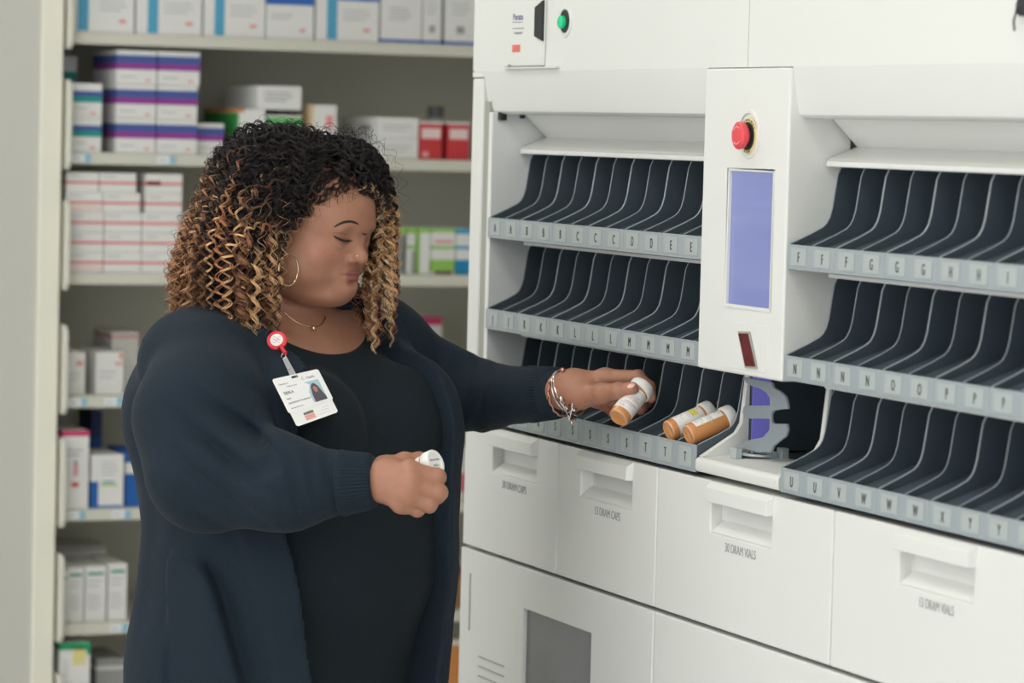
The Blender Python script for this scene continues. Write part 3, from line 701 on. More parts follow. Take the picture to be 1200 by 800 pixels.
# seventh shelf ---------------------------------------------
carton('medicine_carton', 'white carton with green top and yellow sticker on the lowest visible shelf', 'carton', 'cartons on the seventh shelf', 74, 115, 6, .190, pr=[('f', 0, 1, .93, 1, 'grn2'), ('f', .42, .85, .78, .95, 'yellow'), ('t', .08, .35, .66, .84, 'txt'), ('f', .88, 1, .88, .93, 'grn2')], d=.14, y=6.003)
carton('medicine_carton', 'grey low box right of the green topped carton', 'carton', 'cartons on the seventh shelf', 130, 165, 6, .150, base='grey', pr=[('f', 0, 1, .85, .9, 'off')], d=.14, y=6.05)
carton('medicine_carton', 'orange carton in the gap left of the machine, lowest visible shelf', 'carton', 'cartons in the gap by the machine', 516, 556, 6, .165, base=  'orange', pr=[('f', 0, 1, .93, 1, 'off')], d=.12, y=6.02)
# ------------------------------------------------------------------ implicit-surface sculpting tools
def smin(a, b, k):
    h = np.clip(.5 + .5*(b-a)/k, 0, 1); return b*(1-h) + a*h - k*h*(1-h)
def smax(a, b, k): return -smin(-a, -b, k)
def s_cap(P, a, b, ra, rb):
    a = np.asarray(a, float); b = np.asarray(b, float); ab = b-a
    t = np.clip(((P-a) @ ab)/(ab @ ab), 0, 1)
    return np.linalg.norm(P - a - t[:, None]*ab, axis=1) - (ra + (rb-ra)*t)
def s_ell(P, c, ax, r):
    q = (P - np.asarray(c, float)) @ np.asarray(ax, float).T
    r = np.asarray(r, float); k0 = np.linalg.norm(q/r, axis=1); k1 = np.linalg.norm(q/(r*r), axis=1)
    return k0*(k0-1)/(k1+1e-9)
def s_poly(X, Y, poly):
    poly = np.asarray(poly, float); n = len(poly); d = np.full(X.shape, 1e9); s = np.ones(X.shape)
    for i in range(n):
        a = poly[i]; b = poly[i-1]; e = b-a; wx = X-a[0]; wy = Y-a[1]
        t = np.clip((wx*e[0]+wy*e[1])/(e @ e), 0, 1); bx = wx-e[0]*t; by = wy-e[1]*t
        d = np.minimum(d, bx*bx+by*by)
        c1 = Y >= a[1]; c2 = Y < b[1]; c3 = e[0]*wy > e[1]*wx
        fl = (c1 & c2 & c3) | (~c1 & ~c2 & ~c3); s = np.where(fl, -s, s)
    return s*np.sqrt(d)
def chain(P, pts, rs, k=.006):
    d = None
    for i in range(len(pts)-1):
        q = s_cap(P, pts[i], pts[i+1], rs[i], rs[i+1]); d = q if d is None else smin(d, q, k)
    return d
def evalgrid(fn, lo, hi, h):
    lo = np.array(lo, float); n = np.ceil((np.array(hi)-lo)/h).astype(int); n = ((n+3)//4)*4 + 1
    nc = (n-1)//4 + 1
    g = np.stack(np.meshgrid(*[lo[i]+np.arange(nc[i])*h*4 for i in range(3)], indexing='ij'), -1).reshape(-1, 3)
    Fc = np.concatenate([fn(g[i:i+200000]) for i in range(0, len(g), 200000)]).reshape(nc)
    near = np.abs(Fc) < 4*h*1.9
    nb = np.zeros(nc, bool)
    nb |= near
    for ax in range(3):
        a = nb.copy(); s1 = [slice(None)]*3; s2 = [slice(None)]*3; s1[ax] = slice(1, None); s2[ax] = slice(None, -1)
        nb[tuple(s1)] |= a[tuple(s2)]; nb[tuple(s2)] |= a[tuple(s1)]
    ii = [np.minimum(np.round(np.arange(n[i])/4).astype(int), nc[i]-1) for i in range(3)]
    F = Fc[np.ix_(*ii)].copy(); m = nb[np.ix_(*ii)]
    idx = np.argwhere(m)
    for i in range(0, len(idx), 250000):
        q = idx[i:i+250000]; F[q[:, 0], q[:, 1], q[:, 2]] = fn(lo + q*h)
    return F, lo
def nets(F, lo, h):
    S = F < 0; n = np.array(F.shape)
    acc = np.zeros(tuple(n-1)+(3,)); cnt = np.zeros(tuple(n-1))
    for ax in range(3):
        a = [slice(None)]*3; b = [slice(None)]*3; a[ax] = slice(None, -1); b[ax] = slice(1, None)
        fa, fb = F[tuple(a)], F[tuple(b)]; cr = (fa < 0) != (fb < 0)
        ix = np.argwhere(cr); va = fa[cr]; vb = fb[cr]; t = va/(va-vb)
        pos = ix.astype(float); pos[:, ax] += t
        o1, o2 = [q for q in range(3) if q != ax]
        for d1 in (0, -1):
            for d2 in (0, -1):
                c = ix.copy(); c[:, o1] += d1; c[:, o2] += d2
                ok = np.all((c >= 0) & (c < n-1), axis=1); c = c[ok]
                np.add.at(acc, (c[:, 0], c[:, 1], c[:, 2]), pos[ok]); np.add.at(cnt, (c[:, 0], c[:, 1], c[:, 2]), 1)
    use = cnt > 0; vid = np.full(tuple(n-1), -1); vid[use] = np.arange(use.sum())
    V = acc[use]/cnt[use][:, None]*h + lo
    Q = []
    for ax in range(3):
        a = [slice(None)]*3; b = [slice(None)]*3; a[ax] = slice(None, -1); b[ax] = slice(1, None)
        sa, sb = S[tuple(a)], S[tuple(b)]; ix = np.argwhere(sa != sb); flip = sb[sa != sb]
        o1, o2 = (ax+1) % 3, (ax+2) % 3
        ok = (ix[:, o1] > 0) & (ix[:, o2] > 0) & (ix[:, o1] < n[o1]-1) & (ix[:, o2] < n[o2]-1); ix = ix[ok]; flip = flip[ok]
        def g(d1, d2):
            c = ix.copy(); c[:, o1] += d1; c[:, o2] += d2; return vid[c[:, 0], c[:, 1], c[:, 2]]
        q = np.stack([g(-1, -1), g(0, -1), g(0, 0), g(-1, 0)], 1); q[flip] = q[flip][:, ::-1]
        Q.append(q)
    return V, np.concatenate(Q)
def sculpt(fn, lo, hi, h, relax=1):
    F, l = evalgrid(fn, lo, hi, h); V, Q = nets(F, l, h)
    for _ in range(relax):            # snap back onto the surface
        e = h*.5; g = np.stack([fn(V+np.eye(3)[i]*e)-fn(V-np.eye(3)[i]*e) for i in range(3)], 1)/(2*e)
        V = V - (fn(V)/(np.sum(g*g, 1)+1e-3))[:, None]*g*.7
    return V, Q
def mesh_from(name, parts, m, parent=None, colors=None):
    V = np.concatenate([p[0] for p in parts]); off = 0; F = []
    for v, q in parts: F.append(q+off); off += len(v)
    F = np.concatenate(F)
    me = bpy.data.meshes.new(name); V = V - np.array(wloc(parent))
    me.vertices.add(len(V)); me.vertices.foreach_set('co', V.astype(np.float32).ravel())
    k = F.shape[1]
    me.loops.add(F.size); me.loops.foreach_set('vertex_index', F.astype(np.int32).ravel())
    me.polygons.add(len(F)); me.polygons.foreach_set('loop_start', np.arange(0, F.size, k, dtype=np.int32))
    try: me.polygons.foreach_set('loop_total', np.full(len(F), k, dtype=np.int32))
    except Exception: pass
    me.update(calc_edges=True); me.validate()
    me.polygons.foreach_set('use_smooth', [True]*len(me.polygons))
    if colors is not None:
        ca = me.color_attributes.new('tone', 'FLOAT_COLOR', 'POINT')
        c4 = np.ones((len(V), 4), np.float32); c4[:, :3] = colors; ca.data.foreach_set('color', c4.ravel())
    me.materials.append(m)
    o = bpy.data.objects.new(name, me); COL.objects.link(o)
    if parent is not None: o.parent = parent
    return o
def fbm(P, s, seed=0):
    r = np.random.default_rng(seed); o = np.zeros(len(P)); a = 1.0
    for k in range(3):
        for _ in range(3):
            d = r.normal(size=3); d /= np.linalg.norm(d); o += a*np.sin((P @ d)*s*(1.9**k)*2*PI + r.uniform(0, 6.28))
        a *= .5
    return o/4.0

# ------------------------------------------------------------------ the woman: frames measured from the photograph
r_, t_, z_ = _R0, -_H, _Z
def head_axes(A, Pt, Rl=0.0):
    A, Pt, Rl = map(math.radians, (A, Pt, Rl))
    f = math.cos(Pt)*(math.cos(A)*r_ + math.sin(A)*t_) - math.sin(Pt)*z_
    l = math.cos(A)*_H + math.sin(A)*r_
    u = np.cross(f, l)
    l2 = l*math.cos(Rl) + u*math.sin(Rl); u2 = u*math.cos(Rl) - l*math.sin(Rl)
    return np.array([l2, f, u2])
HA = head_axes(30, 11, 0)
HO = W(353, 267, 4.30)
def hw(x, y, z): return HO + np.array([x, y, z]) @ HA       # head frame -> world
BL = .69*r_ + .725*_H; BL /= np.linalg.norm(BL)             # her left
BF = .725*r_ - .69*_H; BF /= np.linalg.norm(BF)             # her front
BC = W(346, 560, 4.33)
BA = np.array([BL, BF, z_])
def bw(x, y, z): return np.array([BC[0], BC[1], 0]) + x*BL + y*BF + z*z_
I3 = np.eye(3)
zpx = lambda py, d=4.3: W(350, py, d)[2]

def f_head(P):
    q = (P - HO) @ HA.T
    E = lambda c, r, rot=None: s_ell(q, c, I3 if rot is None else rot, r)
    S = lambda c, r: np.linalg.norm(q-np.array(c), axis=1) - r
    d = E((0, -.012, .032), (.070, .090, .074))
    d = smin(d, E((0, .028, -.010), (.0600, .062, .080)), .030)
    d = smin(d, E((0, .052, .035), (.052, .040, .045)), .025)             # forehead
    for s in (-1, 1):
        d = smin(d, S((s*.033, .038, -.038), .036), .022)                 # cheeks and jowls
        d = smin(d, S((s*.040, .012, -.045), .034), .025)
        d = smin(d, E((s*.040, .060, -.020), (.020, .016, .015)), .014)   # cheek bones
    d = smin(d, E((0, .0795, -.0600), (.0210, .0165, .0145)), .008)            # chin
    d = smin(d, E((0, .044, -.073), (.042, .042, .0205)), .016)            # under-chin
    d = smin(d, E((0, .074, -.044), (.027, .018, .020)), .012)            # muzzle
    d = smin(d, E((0, .083, .021), (.036, .010, .008)), .012)             # brow ridge
    for s in (-1, 1):
        d = smax(d, -S((s*.0285, .101, .0045), .0145), .010)              # sockets
        d = smin(d, S((s*.0290, .0725, .0005), .0138), .0035)             # lidded eyes
    # nose
    d = smin(d, s_cap(q, (0, .083, .010), (0, .0970, -.0150), .0062, .0085), .009)
    d = smin(d, S((0, .0992, -.0175), .0074), .005)
    for s in (-1, 1):
        d = smin(d, E((s*.0112, .0900, -.0200), (.0070, .0085, .0060)), .004)
        d = smax(d, -S((s*.0068, .0955, -.0265), .0036), .002)
        # alar crease
        d = smax(d, -s_cap(q, (s*.0200, .0880, -.0135), (s*.0195, .0895, -.0235), .0018, .0016), .003)
    # lips
    for (c, r) in (((0, .0895, -.0378), (.0170, .0068, .0036)), ((0, .0885, -.0455), (.0155, .0070, .0043))):
        d = smin(d, E(c, r), .0028)
    d = smax(d, -s_cap(q, (-.019, .0875, -.0415), (0, .0975, -.0415), .0011, .0012), .0022)
    d = smax(d, -s_cap(q, (.019, .0875, -.0415), (0, .0975, -.0415), .0011, .0012), .0022)
    d = smax(d, -E((0, .0990, -.0520), (.016, .0085, .0036)), .0045)       # under-lip hollow
    # ears
    for s in (-1, 1):
        d = smin(d, E((s*.0700, -.004, -.004), (.007, .016, .028)), .006)
        d = smax(d, -E((s*.0765, -.001, .002), (.004, .008, .016)), .004)
    return d
NB = W(336, 394, 4.345)                                                    # root of the neck
def f_neck(P):
    return chain(P, [hw(0, -.022, -.03), hw(0, -.022, -.078), NB + z_*.010, NB - z_*.06], [.050, .046, .052, .08], .02)
zc = lambda py: zpx(py)
def f_torso(P):
    q = (P - np.array([BC[0], BC[1], 0])) @ BA.T
    E = lambda c, r: s_ell(q, c, I3, r)
    z4 = zc(440)
    d = E((0, -.015, zc(505)), (.172, .115, .132))                         # rib cage
    d = smin(d, s_cap(q, (-.160, -.022, zc(424)), (.155, -.022, zc(417)), .052, .058), .045)   # shoulders
    d = smin(d, s_cap(q, (-.09, -.040, zc(404)), (.09, -.040, zc(404)), .042, .042), .04)
    for s in (-1, 1): d = smin(d, E((s*.078, .085, zc(500)), (.082, .080, .078)), .032)        # bust
    d = smin(d, E((0, .030, zc(640)), (.182, .155, .150)), .06)            # belly
    d = smin(d, E((0, -.020, zc(790)), (.200, .150, .170)), .06)           # hips
    return d
JS = dict(
 rs=W(241, 432, 4.19), re=W(243, 551, 4.09), rf=W(335, 567, 4.04), rw=W(440, 562, 4.025),
 ls=W(472, 428, 4.46), le=W(563, 464, 4.47), lw=W(645, 461, 4.36))
def f_arms(P, g=0.0):
    a = chain(P, [JS['rs'], W(236, 490, 4.12), JS['re'], JS['rf'], JS['rw']], [.068+g, .066+g, .054+g, .040+g, .0245+g*.4], .02)
    b = chain(P, [JS['ls'], JS['le'], JS['lw']], [.056+g, .035+g, .0235+g*.3], .02)
    return np.minimum(a, b)
def f_bodyall(P):
    d = smin(f_torso(P), f_neck(P), .035)
    return d
def f_upper(P):
    d = smin(f_head(P), f_neck(P), .012)
    return smin(d, f_torso(P), .022)

# hands ------------------------------------------------------------
def joints(l): return [W(*p) for p in l]
RH = dict(
  index=(joints([(480,551,4.000),(512,559,4.004),(511,563,4.030),(499,563,4.042)]), (.0118,.0108,.0095,.0085)),
  middle=(joints([(481,567,3.992),(514,577,3.998),(512,581,4.026),(498,579,4.040)]), (.0122,.0108,.0096,.0085)),
  ring=(joints([(476,580,3.994),(503,590,4.000),(503,592,4.026),(490,588,4.038)]), (.0120,.0100,.0090,.0080)),
  pinky=(joints([(470,590,4.002),(489,597,4.008),(490,597,4.028),(480,591,4.038)]), (.0105,.0086,.0078,.0070)),
  thumb=(joints([(452,549,4.035),(474,541,4.043),(491,539,4.050),(503,545,4.052)]), (.0150,.0118,.0098,.0085)))
LH = dict(
  index=(joints([(709,443,4.315),(748,442,4.296),(760,453,4.286),(763,466,4.280)]), (.0125,.0096,.0084,.0070)),
  middle=(joints([(710,451,4.335),(746,458,4.338),(757,470,4.328),(751,479,4.314)]), (.0125,.0100,.0088,.0078)),
  ring=(joints([(706,460,4.352),(732,474,4.360),(741,484,4.350),(735,488,4.338)]), (.0120,.0098,.0086,.0075)),
  pinky=(joints([(699,467,4.365),(718,480,4.376),(726,487,4.368),(722,489,4.356)]), (.0108,.0084,.0076,.0068)),
  thumb=(joints([(682,463,4.312),(706,461,4.286),(725,458,4.264),(741,455,4.2575)]), (.0165,.0135,.0110,.0088)))
def f_hand(P, H, wr, wr0, rw, side):
    d = s_cap(P, wr0, wr, rw, rw*.93)
    for k in ('index', 'middle', 'ring', 'pinky'):
        d = smin(d, s_cap(P, wr, H[k][0][0], rw*.72, H[k][1][0]*.98), .014)
    th = H['thumb']
    d = smin(d, s_cap(P, wr, th[0][0], rw*.7, th[1][0]), .012)
    pm = (H['index'][0][0] + H['thumb'][0][0] + wr)/3
    d = smin(d, np.linalg.norm(P-pm, axis=1) - .0145, .012)
    for k in ('index', 'middle', 'ring', 'pinky', 'thumb'):
        pts, rs = H[k]
        f = None
        for i in range(3):
            c = s_cap(P, pts[i], pts[i+1], rs[i]*.97, rs[i+1]*.97); f = c if f is None else smin(f, c, .003)
        for i in (1, 2): f = smin(f, np.linalg.norm(P-pts[i], axis=1) - rs[i]*1.02, .003)   # knuckles
        # thumb nail flat
        # keep fingers separate from each other but merged at the root
        dist = np.linalg.norm(P-pts[0], axis=1)
        k_ = .0022 + .013*np.exp(-(dist/.017)**2)
        h = np.clip(.5 + .5*(f-d)/k_, 0, 1); d = f*(1-h) + d*h - k_*h*(1-h)
    return d
def f_rhand(P): return f_hand(P, RH, W(450, 563, 4.020), W(425, 564, 4.035), .0250, 1)
def f_lhand(P): return f_hand(P, LH, W(672, 456, 4.328), W(636, 463, 4.365), .0262, -1)

# garments ----------------------------------------------------------
def frontpt(px, py, yb):
    ra = _ray(px, py); c = np.array([BC[0], BC[1], 0]); k = ((c - _C) @ BF + yb)/(ra @ BF); p = _C + ra*k
    return ((p-c) @ BL, p[2])
OPEN = [frontpt(*p) for p in ((330,350,.05),(338,384,.07),(336,420,.09),(334,470,.13),(336,530,.15),(344,600,.17),(350,660,.17),(356,740,.16),(362,830,.15),(350,1000,.15),
        (490,1000,.15),(497,830,.15),(505,760,.15),(508,700,.16),(507,640,.17),(516,580,.17),(513,520,.16),(498,470,.14),(480,420,.10),(459,388,.07),(447,366,.05),(441,340,.04))]
def f_shirt(P):
    q = (P - np.array([BC[0], BC[1], 0])) @ BA.T
    d = f_torso(P) - .007
    c = hw(0, .0, -.10)
    qn = (P - NB)
    nk = s_ell(P, W(394, 364, 4.285), np.array([BL, BF, z_]), (.100, .150, .0560))
    d = smax(d, -nk, .004)
    d = smax(d, q[:, 2] - zc(372), .01)
    d = smax(d, (zc(905)) - q[:, 2], .01)
    d = d + .0012*fbm(P, 6, 3)
    return d
def f_cardi_raw(P):
    q = (P - np.array([BC[0], BC[1], 0])) @ BA.T
    z = q[:, 2]
    d = f_torso(P) - .020
    # soft drape of the back and sides, falling to the knee
    E = lambda c, r: s_ell(q, c, I3, r)
    d = smin(d, E((-.035, -.090, zc(490)), (.165, .105, .130)), .04)
    zz = np.clip((zc(520) - z)/.75, 0, 1)
    ang = np.arctan2(q[:, 1]+.02, q[:, 0])
    wav = .006*np.sin(ang*9 + 1.3) + .004*np.sin(ang*17 + z*5) + .003*np.sin(ang*5 - z*9)
    ra = .199 + .004*zz + wav*(.25+zz*.8); rb = .190 + .006*zz + wav*(.25+zz*.8)
    rad = np.sqrt(((q[:, 0]-.008)/ra)**2 + ((q[:, 1]+.010)/rb)**2)
    skirt = (rad - 1)*np.minimum(ra, rb)
    skirt = smax(skirt, z - zc(560), .05)
    d = smin(d, skirt, .05)
    col = s_cap(q, (-.075, -.060, zc(384)), (.070, -.055, zc(390)), .036, .036)
    d = smin(d, col, .03)
    return d
def f_sleeves(P):
    a = chain(P, [JS['rs'], W(238, 490, 4.12), JS['re'], JS['rf'], W(425, 564, 4.03)], [.070, .0830, .072, .054, .0330], .025)
    # folds in the crook of the elbow and along the forearm
    e0, e1 = JS['re'], JS['rf']
    pe = P - JS['re']
    u = pe @ (r_*.80 + z_*.6)
    fold = np.exp(-(np.linalg.norm(P - W(285, 520, 4.03), axis=1)/.075)**2)
    w1 = (pe @ (r_*.50 + z_*.86) + .10*(pe @ r_)**1)*2*PI/.040
    a = a + fold*(.0200*(np.sqrt(np.sin(w1/2)**2+.006) - .6)*-1.0)
    cr = s_cap(P, W(300, 500, 3.99), W(248, 540, 3.985), .004, .002); a = smax(a, -(cr - .004), .010)
    cr = s_cap(P, W(315, 545, 3.985), W(262, 562, 3.985), .003, .002); a = a + .012*np.exp(-(cr/.010)**2)
    cr = s_cap(P, W(322, 520, 3.985), W(282, 524, 3.985), .002, .002); a = a + .010*np.exp(-(cr/.008)**2)
    cr = s_cap(P, W(335, 545, 3.985), W(350, 590, 3.99), .002, .002); a = a + .004*np.exp(-(cr/.012)**2)
    fold2 = np.exp(-(np.linalg.norm(P - W(370, 565, 3.99), axis=1)/.06)**2)
    a = a + fold2*.0016*np.sin((pe @ (r_*.96 + z_*.25))*2*PI/.021)
    b = chain(P, [W(466, 432, 4.46), W(520, 455, 4.48), W(566, 464, 4.465), W(648, 461, 4.358)], [.070, .056, .0440, .0325], .02)
    fl = np.exp(-(np.linalg.norm(P - W(560, 470, 4.44), axis=1)/.06)**2)
    b = b + fl*.0022*np.sin(((P - JS['le']) @ (r_*.95 - z_*.3))*2*PI/.024)
    return a, b
NECKHOLE = W(372, 352, 4.24)
def f_cardigan(P):
    d = f_cardi_raw(P)
    q = (P - np.array([BC[0], BC[1], 0])) @ BA.T
    op = s_poly(q[:, 0], q[:, 2], OPEN)
    cut = smax(op, -(q[:, 1] - .0), .01)
    d = smax(d, -cut, .006)
    # thick knitted edging bands
    band = smax(f_cardi_raw(P) - .0085, op*1.0 - .036, .003)
    band = smax(band, -op, .003); band = smax(band, -(q[:, 1]-.01), .01)
    d = smin(d, band, .002)
    low = np.clip((zc(600) - q[:, 2])/.06, 0, 1)*(q[:, 1] > 0)*(q[:, 0] < .02)
    d = d - low*(.0130*np.exp(-((op-.074)/.012)**2) - .0090*np.exp(-((op-.048)/.008)**2) - .0070*np.exp(-((op-.100)/.010)**2))
    # neck opening
    nk = smin(s_cap(P, hw(0, -.02, -.02), NB + z_*.01 + BF*.012, .070, .068), s_ell(P, NECKHOLE, BA, (.066, .085, .055)), .02)
    d = smax(d, -nk, .006)
    a, b = f_sleeves(P)
    # crease between sleeve and body
    d = smin(d, a, .010); d = smin(d, b, .022)
    d = smax(d, (.50) - P[:, 2], .004)
    d = d + .0009*fbm(P, 5, 5)
    return d
def march(px, py, fn, d0=3.8, d1=5.0, off=0.0):
    ra = _ray(px, py); t = d0
    for _ in range(90):
        v = float(fn((_C + ra*t)[None])[0]) - off
        t += v*.8
        if abs(v) < 2e-4 or t > d1: break
    return _C + ra*t

# ------------------------------------------------------------------ build the body
def skin_mat():
    m = mat('skin', (168, 118, 96), 0.46, spec=.42, bump=.14, bscale=900, sss=.10)
    nt = m.node_tree; b = nt.nodes['Principled BSDF']; a = nt.nodes.new('ShaderNodeVertexColor'); a.layer_name = 'tone'
    n = nt.nodes.new('ShaderNodeTexNoise'); n.inputs['Scale'].default_value = 90; n.inputs['Detail'].default_value = 4
    mx = nt.nodes.new('ShaderNodeMix'); mx.data_type = 'RGBA'; mx.blend_type = 'MULTIPLY'; mx.inputs['Factor'].default_value = .22
    tc = [x for x in nt.nodes if x.type == 'TEX_COORD'][0]
    nt.links.new(tc.outputs['Object'], n.inputs['Vector']); nt.links.new(a.outputs['Color'], mx.inputs['A']); nt.links.new(n.outputs['Fac'], mx.inputs['B'])
    nt.links.new(mx.outputs['Result'], b.inputs['Base Color'])
    return m
M['skin'] = skin_mat()
SKIN = np.array(lin((172, 122, 98)))
def skin_colors(V):
    c = np.tile(SKIN, (len(V), 1)); q = (V - HO) @ HA.T
    def blend(mask, col):
        nonlocal c
        c = c*(1-mask[:, None]) + np.array(lin(col))*mask[:, None]
    sm = lambda x, a, b: np.clip((x-a)/(b-a), 0, 1)**2*(3-2*np.clip((x-a)/(b-a), 0, 1))
    ax = np.abs(q[:, 0])
    near_head = (np.abs(q[:, 2]) < .15) & (np.abs(q[:, 0]) < .12) & (np.abs(q[:, 1]) < .15)
    # upper and lower lip
    e1 = s_ell(q, (0, .0905, -.0376), I3, (.0178, .0100, .0040)); e2 = s_ell(q, (0, .0895, -.0458), I3, (.0158, .0100, .0048))
    blend(sm(-np.minimum(e1, e2), -.0010, .0010)*near_head, (150, 92, 84))
    # darker lid make-up
    for s in (-1, 1):
        e = s_ell(q, (s*.0290, .085, .0040), I3, (.0140, .0140, .0060)); blend(sm(-e, -.002, .003)*near_head*.45, (112, 72, 60))
    # cheeks slightly redder, temple and jaw deeper
    e = s_ell(q, (-.040, .066, -.022), I3, (.022, .02, .016)); blend(sm(-e, -.010, .008)*near_head*.25, (190, 118, 98))
    # fingertips, palm side lighter and pinker
    for H in (RH, LH):
        for k in H:
            d = np.linalg.norm(V - H[k][0][3], axis=1); blend(sm(-d, -.016, -.006)*.5, (206, 138, 118))
    d = s_cap(V, W(680, 474, 4.33), W(712, 478, 4.35), .008, .008); blend(sm(-d, -.010, .0)*.6, (208, 136, 118))
    return c
lo = HO - np.array([.17, .17, .27]); hi = HO + np.array([.17, .17, .145])
Vh, Qh = sculpt(f_upper, lo, hi, .0021)
def bb(pts, m): p = np.array(pts); return p.min(0)-m, p.max(0)+m
Hp = [j for k in RH for j in RH[k][0]] + [W(446,563,4.018), W(425,564,4.03)]
lo, hi = bb(Hp, .032); Vr, Qr = sculpt(f_rhand, lo, hi, .0013)
Hp = [j for k in LH for j in LH[k][0]] + [W(672,456,4.328), W(636,463,4.365)]
lo, hi = bb(Hp, .032); Vl, Ql = sculpt(f_lhand, lo, hi, .0013)
def f_low(P):
    d = f_torso(P)
    a = f_arms(P); d = smin(d, a, .03)
    q = (P - np.array([BC[0], BC[1], 0])) @ BA.T
    for s in (-1, 1):
        d = smin(d, chain(q, [(s*.095, -.02, .80), (s*.095, -.01, .48), (s*.095, -.03, .09)], [.105, .068, .042], .03), .03)
        d = smin(d, s_cap(q, (s*.095, -.03, .055), (s*.100, .12, .035), .036, .030), .02)
    return d
Vb, Qb = sculpt(f_low, (BC[0]-.50, BC[1]-.55, -.01), (BC[0]+.50, BC[1]+.55, HO[2]-.13), .009)
allV = np.concatenate([Vh, Vr, Vl, Vb])
person = mesh_from('person', [(Vh, Qh), (Vr, Qr), (Vl, Ql), (Vb, Qb)], M['skin'], None, skin_colors(allV))
person.data.name = 'person'
tag(person, 'woman in navy cardigan with caramel curls, holding vials and reaching into a tray', 'person')

def knit(name, rgb, rough=.85, rib=0):
    m = mat(name, rgb, rough, spec=.2, sheen=.03)
    nt = m.node_tree; b = nt.nodes['Principled BSDF']
    tc = nt.nodes.new('ShaderNodeTexCoord')
    w = nt.nodes.new('ShaderNodeTexNoise'); w.inputs['Scale'].default_value = 320; w.inputs['Detail'].default_value = 2
    n = nt.nodes.new('ShaderNodeTexNoise'); n.inputs['Scale'].default_value = 16; n.inputs['Detail'].default_value = 5
    ad = nt.nodes.new('ShaderNodeMath'); ad.operation = 'MULTIPLY_ADD'; ad.inputs[1].default_value = 3.0
    bp = nt.nodes.new('ShaderNodeBump'); bp.inputs['Strength'].default_value = .55; bp.inputs['Distance'].default_value = .0012
    r = nt.nodes.new('ShaderNodeValToRGB'); c = np.array(lin(rgb))
    r.color_ramp.elements[0].color = tuple(c*.82)+(1,); r.color_ramp.elements[1].color = tuple(c*1.25)+(1,)
    nt.links.new(tc.outputs['Object'], w.inputs['Vector']); nt.links.new(tc.outputs['Object'], n.inputs['Vector'])
    nt.links.new(n.outputs['Fac'], ad.inputs[0]); nt.links.new(w.outputs['Fac'], ad.inputs[2]); nt.links.new(ad.outputs[0], bp.inputs['Height'])
    nt.links.new(w.outputs['Fac'], r.inputs['Fac']); nt.links.new(r.outputs['Color'], b.inputs['Base Color']); nt.links.new(bp.outputs['Normal'], b.inputs['Normal'])
    return m
M['cardigan'] = knit('navy_knit', (27, 38, 48)); M['shirt'] = knit('black_jersey', (22, 30, 36)); M['trousers'] = knit('dark_trousers', (24, 30, 36))
lo_ = (BC[0]-.50, BC[1]-.45, .48); hi_ = (BC[0]+.42, BC[1]+.45, HO[2]-.02)
V, Q = sculpt(f_cardigan, lo_, hi_, .0045)
cardigan = mesh_from('cardigan', [(V, Q)], M['cardigan'], person); sm_ = cardigan.modifiers.new('smooth', 'SMOOTH'); sm_.factor = .5; sm_.iterations = 3; cardigan['label'] = 'navy open-front knitted cardigan with wide edge bands'
V, Q = sculpt(f_shirt, (BC[0]-.34, BC[1]-.34, zc(915)), (BC[0]+.34, BC[1]+.34, zc(360)), .0045)
shirt = mesh_from('top', [(V, Q)], M['shirt'], person); shirt['label'] = 'black scoop-neck top'
def f_trous(P):
    q = (P - np.array([BC[0], BC[1], 0])) @ BA.T
    d = s_ell(q, (0, -.02, .80), I3, (.195, .150, .16))
    for s in (-1, 1): d = smin(d, chain(q, [(s*.095, -.02, .78), (s*.095, -.01, .48), (s*.095, -.03, .10)], [.118, .082, .058], .03), .03)
    d = smax(d, .07 - q[:, 2], .004); return d
V, Q = sculpt(f_trous, (BC[0]-.3, BC[1]-.3, .04), (BC[0]+.3, BC[1]+.3, 1.0), .009)
mesh_from('trousers', [(V, Q)], M['trousers'], person)
for s in (-1, 1):
    def f_shoe(P, s=s):
        q = (P - np.array([BC[0], BC[1], 0])) @ BA.T
        d = smin(s_cap(q, (s*.095, -.035, .05), (s*.100, .125, .040), .046, .038), s_cap(q, (s*.095, -.035, .05), (s*.095, -.035, .10), .046, .046), .02)
        return smax(d, .0005 - q[:, 2], .002)
    V, Q = sculpt(f_shoe, (BC[0]-.35, BC[1]-.35, -.01), (BC[0]+.35, BC[1]+.35, .17), .006)
    mesh_from('shoe', [(V, Q)], M['black'], person)
# ribbed cuffs
def cuff(a, b, ra, rb):
    a = np.array(a); b = np.array(b); ax = (b-a)/np.linalg.norm(b-a); u = np.cross(ax, z_); u /= np.linalg.norm(u); v = np.cross(ax, u)
    n = 156; ks = 9; vs = []
    prof = [(0, ra+.0008), (.12, ra+.0022), (.3, None), (.6, None), (.9, None), (.985, rb+.0015), (1, rb-.0005), (1, rb-.004), (.6, rb-.006)]
    for (t, r0) in prof:
        r0 = ra+(rb-ra)*t+.0022 if r0 is None else r0; p = a+(b-a)*t
        for i in range(n):
            th = 2*PI*i/n; r1 = r0 + (.0007 if (i % 3) else -.0006)*(0 < t < 1)
            vs.append(p + (u*math.cos(th)+v*math.sin(th))*r1)
    mb = MB(); mb.add(vs, [(k*n+i, k*n+(i+1) % n, (k+1)*n+(i+1) % n, (k+1)*n+i) for k in range(len(prof)-1) for i in range(n)])
    return mb.build('cuff', M['cardigan'], cardigan, smooth=True, angle=60)
cuff(W(397, 566, 4.030), W(438, 563.5, 4.025), .0382, .0312)
cuff(W(620, 462, 4.405), W(652, 460.5, 4.352), .0355, .0318)
